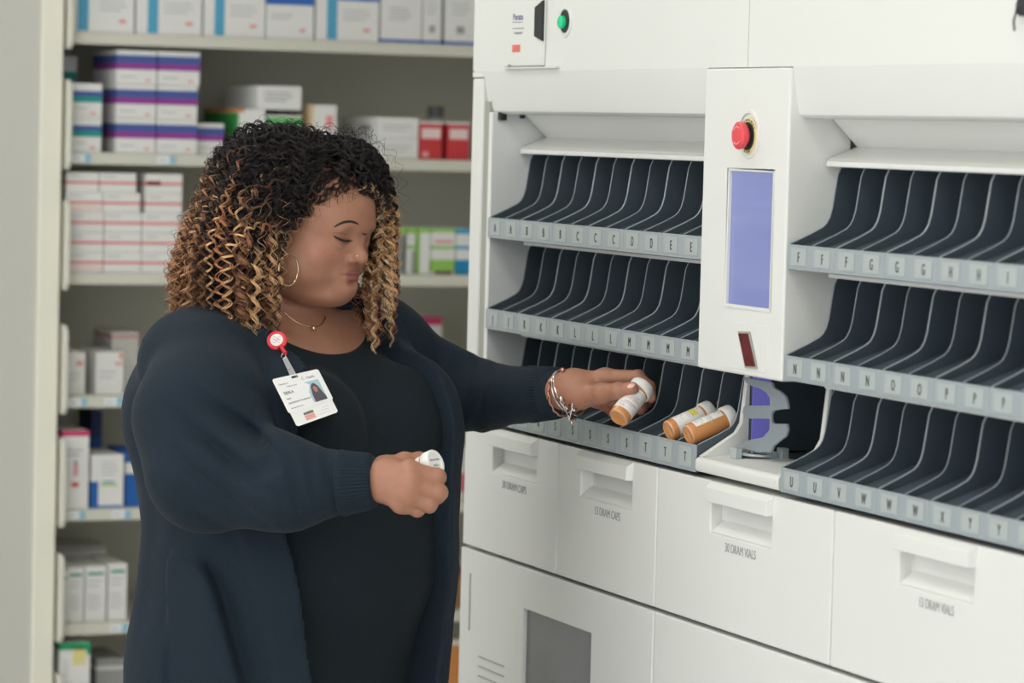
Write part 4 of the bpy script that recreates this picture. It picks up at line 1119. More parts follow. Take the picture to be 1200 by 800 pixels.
# ------------------------------------------------------------------ face details, jewellery
def skin_line(pts, fn, r, name, m, parent, off=.0, n=6, taper=True, sub=6):
    pts = np.array(pts, float); k = len(pts); tt = np.linspace(0, k-1, (k-1)*sub+1)
    # Catmull-Rom in the measured outline, then dropped on the surface
    out = []
    for t in tt:
        i = min(int(t), k-2); f = t-i; p0 = pts[max(i-1, 0)]; p1 = pts[i]; p2 = pts[i+1]; p3 = pts[min(i+2, k-1)]
        out.append(.5*((2*p1)+(-p0+p2)*f+(2*p0-5*p1+4*p2-p3)*f*f+(-p0+3*p1-3*p2+p3)*f**3))
    w = [march(a[0], a[1], fn, off=off) for a in out]
    w = [p for p in w if (p - _C) @ _F < 4.6]
    u = np.linspace(0, 1, len(w)); rr = r*(np.clip(np.sin(u*PI), 0, 1)**.6*.75+.25) if taper else np.full(len(w), r)
    mb = MB(); mb.tube(w, rr, n, m); return mb.build(name, None, parent, smooth=True, angle=80), w
hairdk = mat('brow_hair', (38, 26, 24), .6, noise=.1)
skin_line([(391.5,266.0),(397,262.6),(403,260.2),(410,259.4),(416,260.6),(420,263)], f_head, .0016, 'eyebrow', hairdk, person, off=.0001)
skin_line([(424.5,273.2),(427.5,274.6),(430.0,274.2)], f_head, .0010, 'eyelashes', hairdk, person, off=.0004)
skin_line([(391,276.0),(395.5,278.8),(401,281.3),(406,282.5),(411.5,282.4)], f_head, .0015, 'eyelashes', hairdk, person, off=.0006)
skin_line([(391,272.6),(398,273.0),(405,274.4),(412,277.5)], f_head, .00032, 'eyelid_crease', mat('lid_shadow', (88, 56, 48), .6, noise=.05), person, off=-.0001)
for k in range(9):
    a = k/8; p0 = (392.5+18*a, 277.6+5.2*a-2.0*a*a)
    skin_line([p0, (p0[0]+.6+1.2*a, p0[1]+1.3), (p0[0]+1.8+2.2*a, p0[1]+2.0)], f_head, .00030, 'eyelash', hairdk, person, off=.0012, sub=2)
gold = mat('pale_gold', (226, 200, 158), .22, metal=1.0, noise=.05); silver = mat('silver', (220, 216, 214), .2, metal=1.0, noise=.05)
p = march(418.5, 300.0, f_head); mb = MB(); mb.lathe(p, t_, [(-.001, 0), (0, .0011), (.0008, .001), (.0014, 0)], 14); mb.build('nose_stud', silver, person, smooth=True)
# hoop earring
c = W(338, 316, 4.205); pts = [c + r_*.0115*math.cos(a) + z_*.0205*math.sin(a) + _H*.010*math.cos(a) for a in np.linspace(0, 2*PI, 48, endpoint=False)]
mb = MB(); mb.tube(pts, .00095, 8, gold, closed=True); mb.build('hoop_earring', None, person, smooth=True)
o, w = skin_line([(333,366),(341,373),(350,378.5),(358,381.5),(367,383),(374,381.5),(379,377),(381.5,371)], f_upper, .00085, 'necklace', gold, person, off=.0008, taper=False)
p = march(367.5, 385.5, f_upper, off=.003); mb = MB(); mb.lathe(p - z_*.003, z_, [(0, 0), (.001, .0025), (.0034, .0034), (.006, .0022), (.007, 0)], 16, [gold]*4); mb.build('pendant', None, o, smooth=True)
# bracelets on the reaching wrist
wc = W(663, 457, 4.337); wd = (W(672, 456, 4.328) - W(636, 463, 4.365)); wd /= np.linalg.norm(wd)
def bangle(c, tilt, R1, R2, r, m, name, sag=.0, twist=0):
    n1 = np.cross(wd, _H*.3+z_); n1 /= np.linalg.norm(n1); n2 = np.cross(n1, wd); n2 = n2/np.linalg.norm(n2)
    pts = []
    for a in np.linspace(0, 2*PI, 56, endpoint=False):
        pts.append(c + n1*R1*math.cos(a) + n2*R2*math.sin(a) + wd*tilt*math.sin(a) - z_*sag + (wd*.0012*math.sin(a*14) if twist else 0))
    mb = MB(); mb.tube(pts, r, 8, m, closed=True); o = mb.build(name, None, person, smooth=True); o['label'] = None if not name else o.get('label', '') or 'metal bracelet on the reaching wrist'; return o, pts
rose = mat('rose_metal', (214, 160, 140), .3, metal=1.0, noise=.08)
b1, q1 = bangle(wc + wd*.001, -.006, .0275, .0290, .0012, silver, 'bracelet', .002)
b2, q2 = bangle(wc - wd*.005, .002, .0275, .0300, .0014, rose, 'bracelet', .003, 1)
b3, q3 = bangle(wc + wd*.0065, -.011, .0280, .0315, .0013, silver, 'bracelet', .004)
del b1['label']; del b2['label']; del b3['label']
b1['label'] = 'smooth silver bangle'; b2['label'] = 'twisted rose-gold bangle'; b3['label'] = 'tilted silver charm bangle'
def bead(p, r, m, parent, name='charm'):
    mb = MB(); mb.lathe(p - z_*r, z_, [(0, 0), (r*.3, r*.7), (r, r), (r*1.7, r*.7), (r*2, 0)], 10, [m]*4); mb.build(name, None, parent, smooth=True)
bead(march(659.5, 433.5, f_lhand, off=.002), .0036, rose, b2)
bead(march(657.5, 467, f_lhand, off=.003), .0042, silver, b2)
rg = np.random.default_rng(4)
dk = mat('oxidised_metal', (84, 62, 58), .4, metal=.8, noise=.2)
for k in range(26):
    u = rg.random(); px_ = 660 + 11*u + rg.normal()*2.2; py_ = 473 + 20*u + rg.normal()*2.0
    bead(W(px_, py_, 4.305 + .012*rg.random()), .0014 + .0012*rg.random(), [silver, dk, rose, dk][k % 4], b3)
for k in range(7):
    bead(W(671 + rg.normal()*3, 478 + rg.normal()*4, 4.300), .0016, [silver, dk][k % 2], b3)
mb = MB(); mb.tube([W(658, 466, 4.302), W(662, 478, 4.303), W(667, 492, 4.305)], .0007, 6, silver); mb.tube([W(671, 470, 4.302), W(669, 484, 4.303), W(667, 492, 4.305)], .0007, 6, silver); mb.build('charm_chain', None, b3, smooth=True)

# ------------------------------------------------------------------ vials
amber = mat('amber_plastic', (240, 168, 104), .18, trans=.30, coat=.4, noise=.06, nscale=30)
capm = mat('vial_cap_white', (236, 236, 232), .45, noise=.02); labm = mat('vial_label', (236, 234, 230), .55, noise=.015)
faint = mat('label_print', (196, 176, 172), .6, noise=.03); yelm = mat('label_yellow', (226, 214, 96), .5, noise=.03)
def vial(p_bot, p_cap, label, yellow=False, R=.0139, facing=None, group=None, span=(0, 2*PI)):
    p0 = np.array(p_bot); p1 = np.array(p_cap); ax = p1-p0; L = np.linalg.norm(ax); ax /= L
    o = empty('pill_vial', (p0+p1)/2, label, 'vial', group)
    cap_h = .0125; bl = L - cap_h
    mb = MB(); mb.lathe(p0, ax, [(.0008, 0), (.0008, R*.78), (0, R*.88), (.0012, R*.98), (.003, R), (bl, R), (bl, R*.5)], 36); mb.build('vial_body', amber, o, smooth=True, angle=50)
    mb = MB(); Rc = .0166; n = 40
    mb.lathe(p0 + ax*bl, ax, [(-.0004, R*1.0), (0, Rc*.97), (.0008, Rc), (cap_h-.0012, Rc), (cap_h, Rc*.95), (cap_h, Rc*.72), (cap_h-.0010, Rc*.69), (cap_h-.0010, 0)], 48)
    c = mb.build('vial_cap', capm, o, smooth=True, angle=40)
    # embossed lettering ring on the cap
    a = np.cross(ax, z_); a /= np.linalg.norm(a); b_ = np.cross(ax, a)
    mb = MB()
    for (th, s_) in ((-.0035, 'PUSH DOWN'), (.0035, '& TURN')):
        put_text(mb, s_, .0032, p1 - ax*.0008 + b_*th, a, -b_, M['ink_soft'])
    mb.build('cap_lettering', None, c)
    # wrapped paper label
    mb = MB(); f = np.array(facing if facing is not None else t_); f = f - ax*(f @ ax); f /= np.linalg.norm(f); g = np.cross(ax, f)
    Rl = R + .00035; h0, h1 = bl*.18, bl*.93; N = 30; vs = []; fs = []
    for k in range(N+1):
        th = span[0] + (span[1]-span[0])*k/N
        d = f*math.cos(th) + g*math.sin(th); vs += [p0 + ax*h0 + d*Rl, p0 + ax*h1 + d*Rl, p0 + ax*h0 + d*(Rl-.0002), p0 + ax*h1 + d*(Rl-.0002)]
    for k in range(N):
        a0, a1 = 4*k, 4*k+4; fs += [(a0, a1, a1+1, a0+1), (a0+2, a0+3, a1+3, a1+2), (a0, a0+2, a1+2, a1), (a0+1, a1+1, a1+3, a0+3)]
    mb.add(vs, fs, labm); lab = mb.build('vial_label', None, o, smooth=True, angle=50)
    mb = MB(); q = np.random.default_rng(int(abs(p0[0])*1e4) % 1000)
    for k in range(12):
        hh = h0 + (h1-h0)*(.10 + .80*k/11); w0 = -1.0 + .3*q.random(); w1 = w0 + .35 + 1.2*q.random()
        if k in (4, 9): continue
        th = np.linspace(w0, w1, 8); w_ = .0004 if k % 3 else .0007
        vs = []
        for t in th:
            d = f*math.cos(t)+g*math.sin(t); vs += [p0+ax*(hh-w_)+d*(Rl+.00012), p0+ax*(hh+w_)+d*(Rl+.00012)]
        mb.add(vs, [(2*i, 2*i+2, 2*i+3, 2*i+1) for i in range(7)], faint if k != 7 else M['ink_soft'])
    mb.build('label_print', None, lab)
    if yellow:
        mb = MB(); vs = []; th = np.linspace(-.55, .5, 10)
        for t in th:
            d = f*math.cos(t)+g*math.sin(t); vs += [p0+ax*(h0+(h1-h0)*.62)+d*(Rl+.0002), p0+ax*(h0+(h1-h0)*.82)+d*(Rl+.0002)]
        mb.add(vs, [(2*i, 2*i+2, 2*i+3, 2*i+1) for i in range(9)], yelm); mb.build('yellow_sticker', None, lab)
    return o
# held at the tray: bottom towards the viewer
vial(W(724.5, 490, 4.247), W(753.5, 453, 4.281), 'amber vial with white label held by the hand reaching into the trays')
# thumb nail of the reaching hand
nc = march(739.5, 451.8, f_lhand, off=-.0006); nn = z_*.75 + t_*.6; nn /= np.linalg.norm(nn); nu = W(741,455,4.2575)-W(725,458,4.264); nu /= np.linalg.norm(nu); nn = nn - nu*(nn @ nu); nn /= np.linalg.norm(nn); nv = np.cross(nu, nn)
mb = MB(); vs = []; 
for i in range(7):
    ph = PI*.5*i/6
    for k in range(16): th = 2*PI*k/16; vs.append(nc + nu*.0058*math.sin(ph)*math.cos(th) + nv*.0046*math.sin(ph)*math.sin(th) + nn*.0016*math.cos(ph))
mb.add(vs, [(i*16+k, i*16+(k+1) % 16, (i+1)*16+(k+1) % 16, (i+1)*16+k) for i in range(6) for k in range(16)], mat('nail', (226, 180, 164), .3, noise=.02)); mb.build('fingernail', None, person, smooth=True)
# held against the body
c1 = W(511, 541.5, 4.030); axv = .86*(.89*r_ + .45*z_) + .50*t_; axv /= np.linalg.norm(axv)
vial(c1 - axv*.066, c1, 'white capped vial gripped in the hand at her waist', span=(0, 2*PI))
# lying in the tray lettered T T: on its sloping floor, cap end up
up_ = z_*.7 + t_*.5
sl = np.array([math.cos(math.radians(20.5)), 0, math.sin(math.radians(20.5))]); nf = np.array([-sl[2], 0, sl[0]])
def lying(x0, y0, dy, label, yellow=False, span=(0, 2*PI), facing=None, lift=0.0, L=.066):
    base = np.array([1.80 + x0, y0, 1.2362 - .0080 + (x0-.0025)*math.tan(math.radians(19.5))]) + nf*(.0168 + lift)
    d = sl + np.array([0, dy, 0]); d /= np.linalg.norm(d)
    return vial(base, base + d*L, label, yellow, facing=facing, span=span)
lying(.0065, 3.7665, .06, 'amber vial with yellow sticker lying in the T tray, left of two', True, facing=up_-r_*.2)
lying(.0065, 3.7090, .02, 'amber vial with half label lying in the T tray, nearest the screen column', False, span=(-2.3, .30), facing=up_)
lying(.0800, 3.7650, -.05, 'amber vial lying deeper in the T tray behind the other two', False, facing=up_, span=(2.2, 3.8), lift=.001)

# ------------------------------------------------------------------ identity badge on a reel
f_cloth = lambda P: np.minimum(f_cardigan(P), f_shirt(P))
reel_p = march(325, 400, f_cloth, off=.0045)
badge = empty('identity_badge', reel_p, 'white photo identity badge hanging from a round red reel on her cardigan', 'badge')
rd = mat('reel_red', (214, 52, 66), .3, noise=.03)
nrm = t_*.86 + z_*.38 - r_*.1; nrm /= np.linalg.norm(nrm)
mb = MB(); mb.lathe(reel_p, nrm, [(0, 0), (0, .0128), (.0018, .0132), (.0045, .0128), (.0055, .0115), (.0058, .0085), (.0058, 0)], 36, [rd]*6); mb.build('badge_reel', None, badge, smooth=True)
mb = MB(); mb.lathe(reel_p + nrm*.0052, nrm, [(0, .0082), (.0010, .0080), (.0010, 0)], 32, [labm]*2); sk = mb.build('reel_sticker', None, badge, smooth=True)
ru = z_ - nrm*(z_ @ nrm); ru /= np.linalg.norm(ru); rr_ = np.cross(ru, nrm)
mb = MB()
for k in range(3):
    pts = [reel_p + nrm*.0064 + rr_*(-.005+.01*u) + ru*(.003-.003*k + .0012*math.sin(u*9+k)) for u in np.linspace(0, 1, 10)]
    mb.tube(pts, .0004, 5, faint if k != 1 else rd)
mb.build('sticker_motif', None, sk)
tipp = march(334.5, 414.5, f_cloth, off=.005)
mb = MB(); mb.tube([reel_p + nrm*.003 - ru*.010 + rr_*.004, (reel_p + tipp)/2 + nrm*.004, tipp], [.0032, .0026, .0030], 10, rd); mb.build('reel_neck', None, badge, smooth=True)
strap = mat('clear_strap', (186, 188, 190), .2, trans=.3, noise=.04)
s0 = march(333.5, 419, f_cloth, off=.005); s1 = march(345.5, 443, f_cloth, off=.006); sd = (s1-s0)/np.linalg.norm(s1-s0); sw = np.cross(sd, t_); sw /= np.linalg.norm(sw); sn = np.cross(sw, sd)
if sn @ t_ < 0: sn = -sn
mb = MB(); w_ = .0042
vs = [s0-sw*w_*.7, s0+sw*w_*.7, s1+sw*w_, s1-sw*w_]; vs = vs + [v + sn*.0012 for v in vs]
mb.add(vs, [(0,3,2,1), (4,5,6,7), (0,1,5,4), (1,2,6,5), (2,3,7,6), (3,0,4,7)], strap); mb.build('badge_strap', None, badge, 0.0003)
mb = MB(); c_ = s0*.45+s1*.55 + sn*.0012; mb.lathe(c_, sn, [(0, .0026), (.0012, .0024), (.0012, 0)], 18, [silver]*2); mb.build('snap_button', None, badge, smooth=True)
mb = MB(); ring = [s0 - sd*.003 + sw*.003*math.cos(a) + sd*.004*math.sin(a) + sn*.001 for a in np.linspace(0, 2*PI, 20, endpoint=False)]; mb.tube(ring, .0005, 6, silver, closed=True); mb.build('split_ring', None, badge, smooth=True)
# the card: two stacked cards, hanging askew
dT = max(0, 0)
def cp(px_, py_, o_): return march(px_, py_, f_cloth, off=o_)
cands = [march(x, y, f_cloth, off=.004) for x, y in ((318.4,444.4),(372.6,432),(398,482),(346.4,500.4),(358,465))]
deps = [ (c - _C) @ _F for c in cands]
# plane in front of the cloth, touching it at the most protruding corner
A_ = np.array([[x, y, 1] for x, y in ((318.4,444.4),(372.6,432),(398,482),(346.4,500.4),(358,465))]); sol = np.linalg.lstsq(A_, np.array(deps), rcond=None)[0]
sh = max(0, (A_ @ sol - deps).max())
def card_pt(x, y, lift=0.0): 
    d = sol[0]*x + sol[1]*y + sol[2] - sh - .003 - lift; return W(x, y, d)
TL, TR, BR, BL_ = (318.4,444.4), (372.6,432), (398,482), (346.4,500.4)
def lerp2(u, v, lift=0.0):
    a = (1-u)*(1-v); x = TL[0]*a + TR[0]*u*(1-v) + BR[0]*u*v + BL_[0]*(1-u)*v; y = TL[1]*a + TR[1]*u*(1-v) + BR[1]*u*v + BL_[1]*(1-u)*v
    return card_pt(x, y, lift)
def plate(uvs, l0, l1, m, name, parent):
    mb = MB(); n = len(uvs); vs = [lerp2(u, v, l1) for u, v in uvs] + [lerp2(u, v, l0) for u, v in uvs]
    mb.add(vs, [tuple(range(n))[::-1], tuple(range(n, 2*n))] + [(i, (i+1) % n, n+(i+1) % n, n+i) for i in range(n)], m)
    return mb.build(name, None, parent)
def rrect(u0, v0, u1, v1, r=.05):
    o = []
    for (cx_, cy_, a0) in ((u1-r, v0+r, -90), (u1-r, v1-r, 0), (u0+r, v1-r, 90), (u0+r, v0+r, 180)):
        for k in range(5): a = math.radians(a0 + k*22.5); o.append((cx_+r*math.cos(a), cy_+r*math.sin(a)))
    return o
white_card = mat('badge_card_white', (238, 238, 236), .3, noise=.01)
back = plate(rrect(.03, .10, .97, 1.0), .0, .0008, white_card, 'badge_card', badge)
front = plate(rrect(0, 0, 1.0, .72, .05), .0010, .0018, white_card, 'badge_card', badge)
plate([(.60, .21), (.90, .21), (.90, .66), (.60, .66)], .0019, .0021, mat('photo_blue', (168, 200, 212), .4, noise=.02), 'badge_photo', front)
plate([(.64, .66), (.645, .50), (.68, .33), (.73, .27), (.78, .27), (.83, .34), (.87, .50), (.90, .60), (.90, .66)], .0021, .0023, mat('photo_hair', (84, 76, 86), .5, noise=.1), 'badge_photo_figure', front)
plate([(.71, .36), (.74, .33), (.78, .34), (.80, .38), (.785, .45), (.75, .47), (.72, .44)], .0023, .0025, mat('photo_face', (176, 126, 110), .5, noise=.05), 'badge_photo_face', front)
plate([(.40, .03), (.54, .03), (.54, .075), (.40, .075)], .0019, .0021, M['black'], 'badge_slot', front)
plate([(.28, .75), (.50, .75), (.50, .84), (.28, .84)], .0009, .0011, mat('badge_dark_print', (120, 108, 104), .5, noise=.1), 'badge_print', back)
plate([(.28, .85), (.50, .85), (.50, .95), (.28, .95)], .0009, .0011, mat('badge_red_print', (228, 160, 150), .5, noise=.1), 'badge_print', back)
def card_text(s, u, v, size, m, parent, lift=.0020):
    p0 = lerp2(u, v, lift); rx = lerp2(u+.1, v, lift)-p0; rx /= np.linalg.norm(rx); uy = lerp2(u, v-.1, lift)-p0; uy -= rx*(uy @ rx); uy /= np.linalg.norm(uy)
    mb = MB(); put_text(mb, s, size, p0, rx, uy, m, 1.0, align='LEFT'); mb.build('badge_lettering', None, parent)
card_text('University of', .08, .14, .0030, M['ink_soft'], front); card_text('Medical Center', .22, .21, .0028, M['ink_soft'], front)
card_text('Health', .68, .13, .0052, M['ink_soft'], front); card_text('C', .58, .13, .0060, rd, front)
card_text('ERIKA', .10, .33, .0062, M['ink'], front); plate([(.10, .435), (.34, .435), (.34, .455), (.10, .455)], .0019, .0020, M['ink_soft'], 'badge_print', front)
card_text('OUTPATIENT PHARMACY', .10, .54, .0034, M['ink'], front); plate([(.10, .635), (.50, .635), (.50, .648), (.10, .648)], .0019, .0020, M['ink_soft'], 'badge_print', front)
for k in range(3): plate([(.56, .795+.06*k), (.84, .795+.06*k), (.84, .801+.06*k), (.56, .801+.06*k)], .0009, .0010, faint, 'badge_print', back)
# ------------------------------------------------------------------ hair
def hmass(P, g=0.0):
    """combed volume of the hair"""
    q = (P - HO) @ HA.T
    d = s_ell(q, (0, -.018, .040), I3, (.081+g, .100+g, .077+g))
    Wv = np.array([r_, t_, z_])
    def E(px, py, dd, r): return s_ell(P, W(px, py, dd), Wv, tuple(v+g for v in r))
    d = smin(d, E(309, 240, 4.29, (.052, .083, .070)), .03)
    d = smin(d, E(284, 292, 4.28, (.062, .085, .066)), .03)
    d = smin(d, E(262, 330, 4.29, (.052, .075, .034)), .03)
    d = smin(d, E(318, 318, 4.235, (.022, .030, .060)), .02)
    d = smin(d, E(300, 340, 4.25, (.035, .050, .035)), .02)
    d = smin(d, E(407, 197, 4.29, (.036, .060, .030)), .02)     # swept front
    d = smin(d, E(437, 240, 4.33, (.018, .034, .048)), .018)
    d = smin(d, E(448, 300, 4.345, (.012, .030, .065)), .016)
    d = smin(d, E(450, 340, 4.35, (.014, .028, .030)), .016)
    return d
def grad(fn, P, e=.002):
    return np.stack([fn(P+np.eye(3)[i]*e)-fn(P-np.eye(3)[i]*e) for i in range(3)], 1)/(2*e)
FACE_C = hw(-.020, .085, -.005)
def face_keep(P):
    """negative inside the zone that has to stay free of hair (face, near cheek, jaw, throat)"""
    q = (P - HO) @ HA.T
    d = s_ell(q, (-.028, .078, -.018), I3, (.062, .075, .062))
    d = smin(d, s_ell(q, (-.052, .036, -.036), I3, (.040, .036, .046)), .012)
    d = smin(d, s_ell(q, (-.012, .082, .030), I3, (.054, .040, .036)), .012)
    return d
def f_hairbase(P):
    d = hmass(P, -.011) + .0030*fbm(P, 38, 8) + .0016*fbm(P, 90, 9)
    d = smax(d, -(face_keep(P) - .002), .004)
    return d
hair_m = mat('hair', (60, 40, 30), .50, spec=.35)
nt = hair_m.node_tree; a = nt.nodes.new('ShaderNodeVertexColor'); a.layer_name = 'tone'; nt.links.new(a.outputs['Color'], nt.nodes['Principled BSDF'].inputs['Base Color'])
lo = np.minimum(HO - .20, W(200, 390, 4.5)) - .02; hi = np.maximum(HO + .20, HO + r_*.2) ; hi[2] = HO[2] + .15; lo[2] = HO[2] - .16
V, Q = sculpt(f_hairbase, HO - np.array([.24, .24, .16]), HO + np.array([.24, .24, .15]), .0035, relax=0)
dark = np.array(lin((26, 22, 24)))
hb = mesh_from('hair', [(V, Q)], hair_m, person, np.tile(dark, (len(V), 1))); hb['label'] = 'dark root volume of her curly hair'

rg = np.random.default_rng(21)
def march_paths(P, off, side, n, step):
    """let every lock run down over the combed volume, then hang free"""
    N = len(P); path = np.zeros((n, N, 3)); path[0] = P; prev = np.tile(np.array([0, 0, -1.0]), (N, 1))
    f_ = HA[1]; l_ = HA[0]
    for i in range(1, n):
        g = grad(hmass, P); g /= np.linalg.norm(g, axis=1)[:, None] + 1e-9
        want = np.tile(-z_, (N, 1)) + side*max(0.0, 1.5 - i*.065) if np.ndim(side) == 2 else np.tile(-z_, (N, 1))
        tang = want - g*np.sum(want*g, 1)[:, None]
        tn = np.linalg.norm(tang, axis=1)[:, None]
        free = g[:, 2] < -.25
        dirn = np.where(free[:, None], -z_, tang/(tn+1e-9))
        dirn = prev*.55 + dirn*.45
        # steer round the face
        fk = face_keep(P); gf = grad(face_keep, P); gf /= np.linalg.norm(gf, axis=1)[:, None]+1e-9
        push = np.clip((.012 - fk)/.012, 0, 1.6)[:, None]
        dirn = dirn + gf*push*.9
        dirn /= np.linalg.norm(dirn, axis=1)[:, None]
        prev = dirn
        P = P + dirn*step
        v = hmass(P) - off
        corr = np.where(free, np.where(v < 0, -v, 0)*.5, -v*.5)
        P = P + g*corr[:, None]
        path[i] = P
    return path
def curls(n_lock, hairs, roots, side, length, off, amp, turns_per_m, rad, colfn, name, pts=84, seed=1, spread=.0011):
    rq = np.random.default_rng(seed)
    step = length/pts*1.0
    path = march_paths(roots, off, side, pts, .0036)
    N = roots.shape[0]; up = 2; m = (pts-1)*up + 1
    tf = np.arange(m)/up; i0 = np.minimum(tf.astype(int), pts-2); fr_ = (tf-i0)[:, None, None]
    path = path[i0]*(1-fr_) + path[i0+1]*fr_
    for _ in range(2): path[1:-1] = (path[:-2] + path[1:-1]*2 + path[2:])/4
    pts = m; ds = .0036/up
    s = np.arange(pts)*ds
    T = np.gradient(path, axis=0); T /= np.linalg.norm(T, axis=2)[..., None] + 1e-9
    ref = np.array([.37, .61, .70]); A1 = np.cross(T, ref); A1 /= np.linalg.norm(A1, axis=2)[..., None] + 1e-9; A2 = np.cross(T, A1)
    Vs = []; Fs = []; Cs = []; base = 0
    ph = rq.uniform(0, 6.28, N); fr = turns_per_m*rq.uniform(.8, 1.25, N); am = amp*rq.uniform(.6, 1.35, N); hand = rq.choice([-1, 1], N)
    for j in range(N):
        L = int(np.clip(length[j]/ds, 24, pts))
        for h_ in range(hairs):
            u = np.linspace(0, 1, L); grow = np.clip(s[:L]/.05, .12, 1)
            w = 2*PI*fr[j]*s[:L]*hand[j] + ph[j] + .25*rq.normal()
            c_off = rq.normal(size=2)*spread*(.5+u*.9)[:, None]
            lf = 1 + .25*np.sin(s[:L]*70 + rq.uniform(0, 6))
            X = path[:L, j] + A1[:L, j]*(am[j]*grow*np.cos(w)*lf + c_off[:, 0])[:, None] + A2[:L, j]*(am[j]*grow*np.sin(w)*lf + c_off[:, 1])[:, None]
            fk = face_keep(X)
            if (fk[12:] < -.0015).mean() > .03: continue
            k3 = 3; tt = np.gradient(X, axis=0); tt /= np.linalg.norm(tt, axis=1)[:, None]+1e-9
            b1 = np.cross(tt, ref); b1 /= np.linalg.norm(b1, axis=1)[:, None]+1e-9; b2 = np.cross(tt, b1)
            r = rad*rq.uniform(.7, 1.25)*np.clip(1.15 - u**3, .15, 1)
            th = np.arange(k3)*2*PI/k3
            v = X[:, None] + r[:, None, None]*(b1[:, None]*np.cos(th)[None, :, None] + b2[:, None]*np.sin(th)[None, :, None])
            Vs.append(v.reshape(-1, 3))
            i = np.arange(L-1)[:, None]*k3; q = np.arange(k3)[None]
            f = np.stack([i+q, i+(q+1) % k3, i+k3+(q+1) % k3, i+k3+q], -1).reshape(-1, 4) + base
            Fs.append(f); base += L*k3
            Cs.append(np.repeat(colfn(j, X, u, rq), k3, axis=0))
    return np.concatenate(Vs), np.concatenate(Fs), np.concatenate(Cs)
# roots on the scalp ------------------------------------------------
def scalp_roots(n, cond, seed):
    rq = np.random.default_rng(seed); out = []
    while len(out) < n:
        d = rq.normal(size=3); d /= np.linalg.norm(d)
        if d[2] < -.35: continue
        p = np.array([0, -.018, .040]) + d*np.array([.080, .098, .079])
        if cond(p, d): out.append(p)
    return np.array(out)
def hairline(p, d):        # behind the hairline
    if p[0] < 0:           # near side
        return p[1] < .030 + .9*(p[2]-.055) if p[2] > .02 else p[1] < -.005
    return p[1] < .055 + .5*(p[2]-.03)
DK = np.array(lin((30, 24, 25))); BR_ = np.array(lin((104, 70, 52))); CA = np.array(lin((176, 122, 86))); GO = np.array(lin((228, 184, 134))); GP = np.array(lin((244, 216, 176)))
def mixc(a, b, t): return a*(1-t[:, None]) + b*t[:, None]
def make_colfn(gold, zs, tone):
    def fn(j, X, u, rq):
        rr = np.random.default_rng(1000+j).random(3)
        c = np.tile(DK, (len(u), 1))
        if rr[0] < gold:
            tgt = tone[int(rr[1]*len(tone)) % len(tone)]
            z0 = HO[2] + (zs[j] if np.ndim(zs) else zs) + (rr[2]-.5)*.07; t = np.clip((z0 - X[:, 2])/.035, 0, 1)*np.clip(u*5, 0, 1)
            c = mixc(c, tgt*(.8+.4*rq.random()), t)
        else: c = mixc(c, BR_*.8, np.clip((u-.55)/.4, 0, 1)*.7)
        return c*(.85+.3*rq.random())
    return fn
parts = []
# (1) near side and back locks
R1 = scalp_roots(300, lambda p, d: hairline(p, d) and (p[0] < .02 or p[1] < -.02) and d[2] > -.2, 31)
Rw = HO + R1 @ HA
bk = -HA[1]*.9 - HA[0]*.25
side = np.where((R1[:, 1] > -.03)[:, None], bk*1.0, -HA[1]*.45) + (rg.normal(size=(len(R1), 3))*.12)
len1 = .17 + .085*np.clip((R1[:, 2]-.0)/.12, 0, 1) + rg.normal(size=len(R1))*.012
parts.append(curls(0, 7, Rw, side, len1, rg.uniform(-.002, .012, len(R1)), .0044, 50, .00055, make_colfn(.55, .042 - .060*np.clip((R1[:, 1]+.03)/.04, 0, 1), [CA, CA, GO, BR_*1.2]), 'hair', seed=5))
# (2) outer back curls that make the left outline, caramel
R2 = scalp_roots(190, lambda p, d: p[1] < .02 and p[2] > .0, 33)
Rw = HO + R2 @ HA
side = np.tile(-HA[1]*1.3, (len(R2), 1)) + rg.normal(size=(len(R2), 3))*.15
len2 = .20 + .08*np.clip(R2[:, 2]/.12, 0, 1) + rg.normal(size=len(R2))*.012
parts.append(curls(0, 6, Rw, side, len2, rg.uniform(.004, .018, len(R2)), .0045, 52, .00052, make_colfn(.85, .080, [CA, CA, GO, BR_*1.3]), 'hair', seed=6))
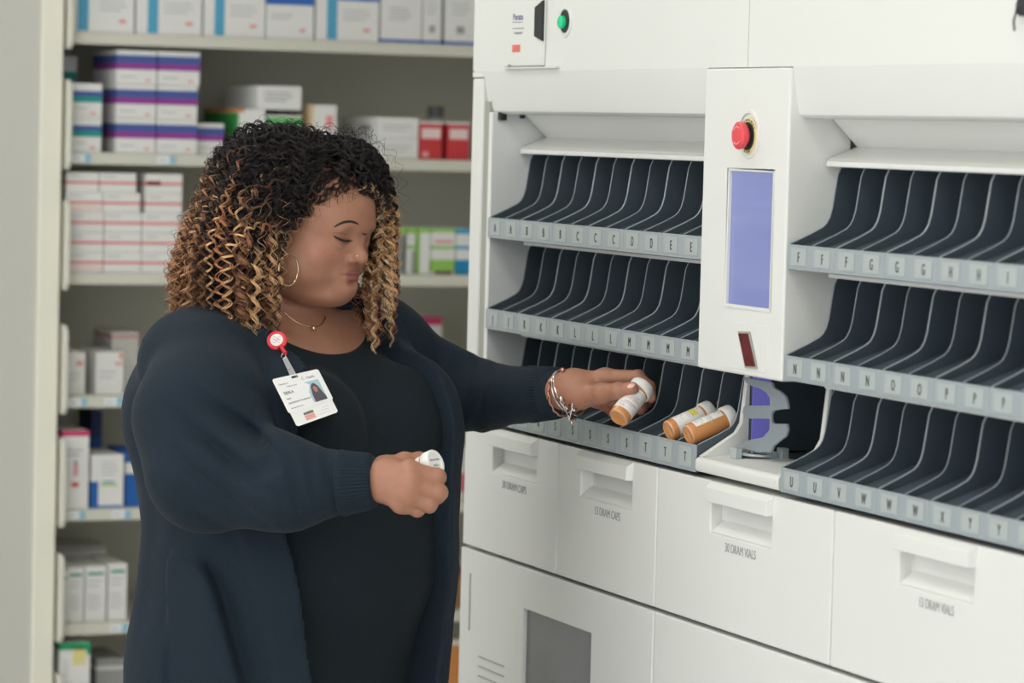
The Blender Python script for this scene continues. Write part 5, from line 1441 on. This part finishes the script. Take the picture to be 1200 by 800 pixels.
# (3) swept front and far side, golden
R3 = scalp_roots(190, lambda p, d: p[2] > .085 and p[1] > -.03 and p[0] > -.030 or (p[0] > .02 and p[1] > .01 and p[2] > .03 and hairline(p, d)), 35)
Rw = HO + R3 @ HA
side = np.tile(HA[1]*.9 + HA[0]*.9, (len(R3), 1)) + rg.normal(size=(len(R3), 3))*.12
len3 = .185 + rg.normal(size=len(R3))*.02
parts.append(curls(0, 7, Rw, side, len3, rg.uniform(-.002, .008, len(R3)), .0036, 52, .00055, make_colfn(.88, .040, [GO, GO, GP, CA]), 'hair', seed=7))
# (4) dark short waves over crown and temple
R4 = scalp_roots(420, lambda p, d: hairline(p, d) and d[2] > .05, 37)
Rw = HO + R4 @ HA
side = np.where((R4[:, 0] < 0)[:, None], -HA[1]*1.1 - HA[0]*.3, HA[0]*.8) + rg.normal(size=(len(R4), 3))*.25
parts.append(curls(0, 5, Rw, side, .075 + rg.random(len(R4))*.04, rg.uniform(-.004, .004, len(R4)), .0026, 70, .00055, make_colfn(.06, -.02, [CA]), 'hair', seed=8, spread=.003))
# (5) frizz
R5 = scalp_roots(420, lambda p, d: hairline(p, d) and p[2] > 0, 39)
Rw = HO + R5 @ HA
side = -HA[1]*.8 + rg.normal(size=(len(R5), 3))*.7
parts.append(curls(0, 1, Rw, side, .10 + rg.random(len(R5))*.13, rg.uniform(.004, .024, len(R5)), .0052, 42, .00026, make_colfn(.7, .04, [CA, GO]), 'hair', seed=9))
names = ['side curls', 'outer back curls', 'golden front curls', 'dark crown waves', 'flyaway hairs']
for nm, (v, f, c) in zip(names, parts):
    o = mesh_from('hair', [(v, f)], hair_m, hb, c); o.name = nm.replace(' ', '_'); print('HAIR', nm, len(v))
# ------------------------------------------------------------------ light
W_ = bpy.data.worlds.new('world'); SC.world = W_; W_.use_nodes = True
W_.node_tree.nodes['Background'].inputs['Color'].default_value = lin((240, 242, 246)) + (1,)
W_.node_tree.nodes['Background'].inputs['Strength'].default_value = 1.75
rows = ('nearest the viewer', 'second row from the viewer', 'third row, beside the cabinet', 'last row, before the shelving unit')
cols = ('along the left of the aisle', 'over the middle of the aisle', 'closest to the cabinet')
for a_, x in enumerate((-1.7, -.4, .95)):
    for b_, y in enumerate((-.6, 1.2, 3.0, 4.75)):
        ceil_light(x, y, rows[b_] + ' ' + cols[a_], 3.95)
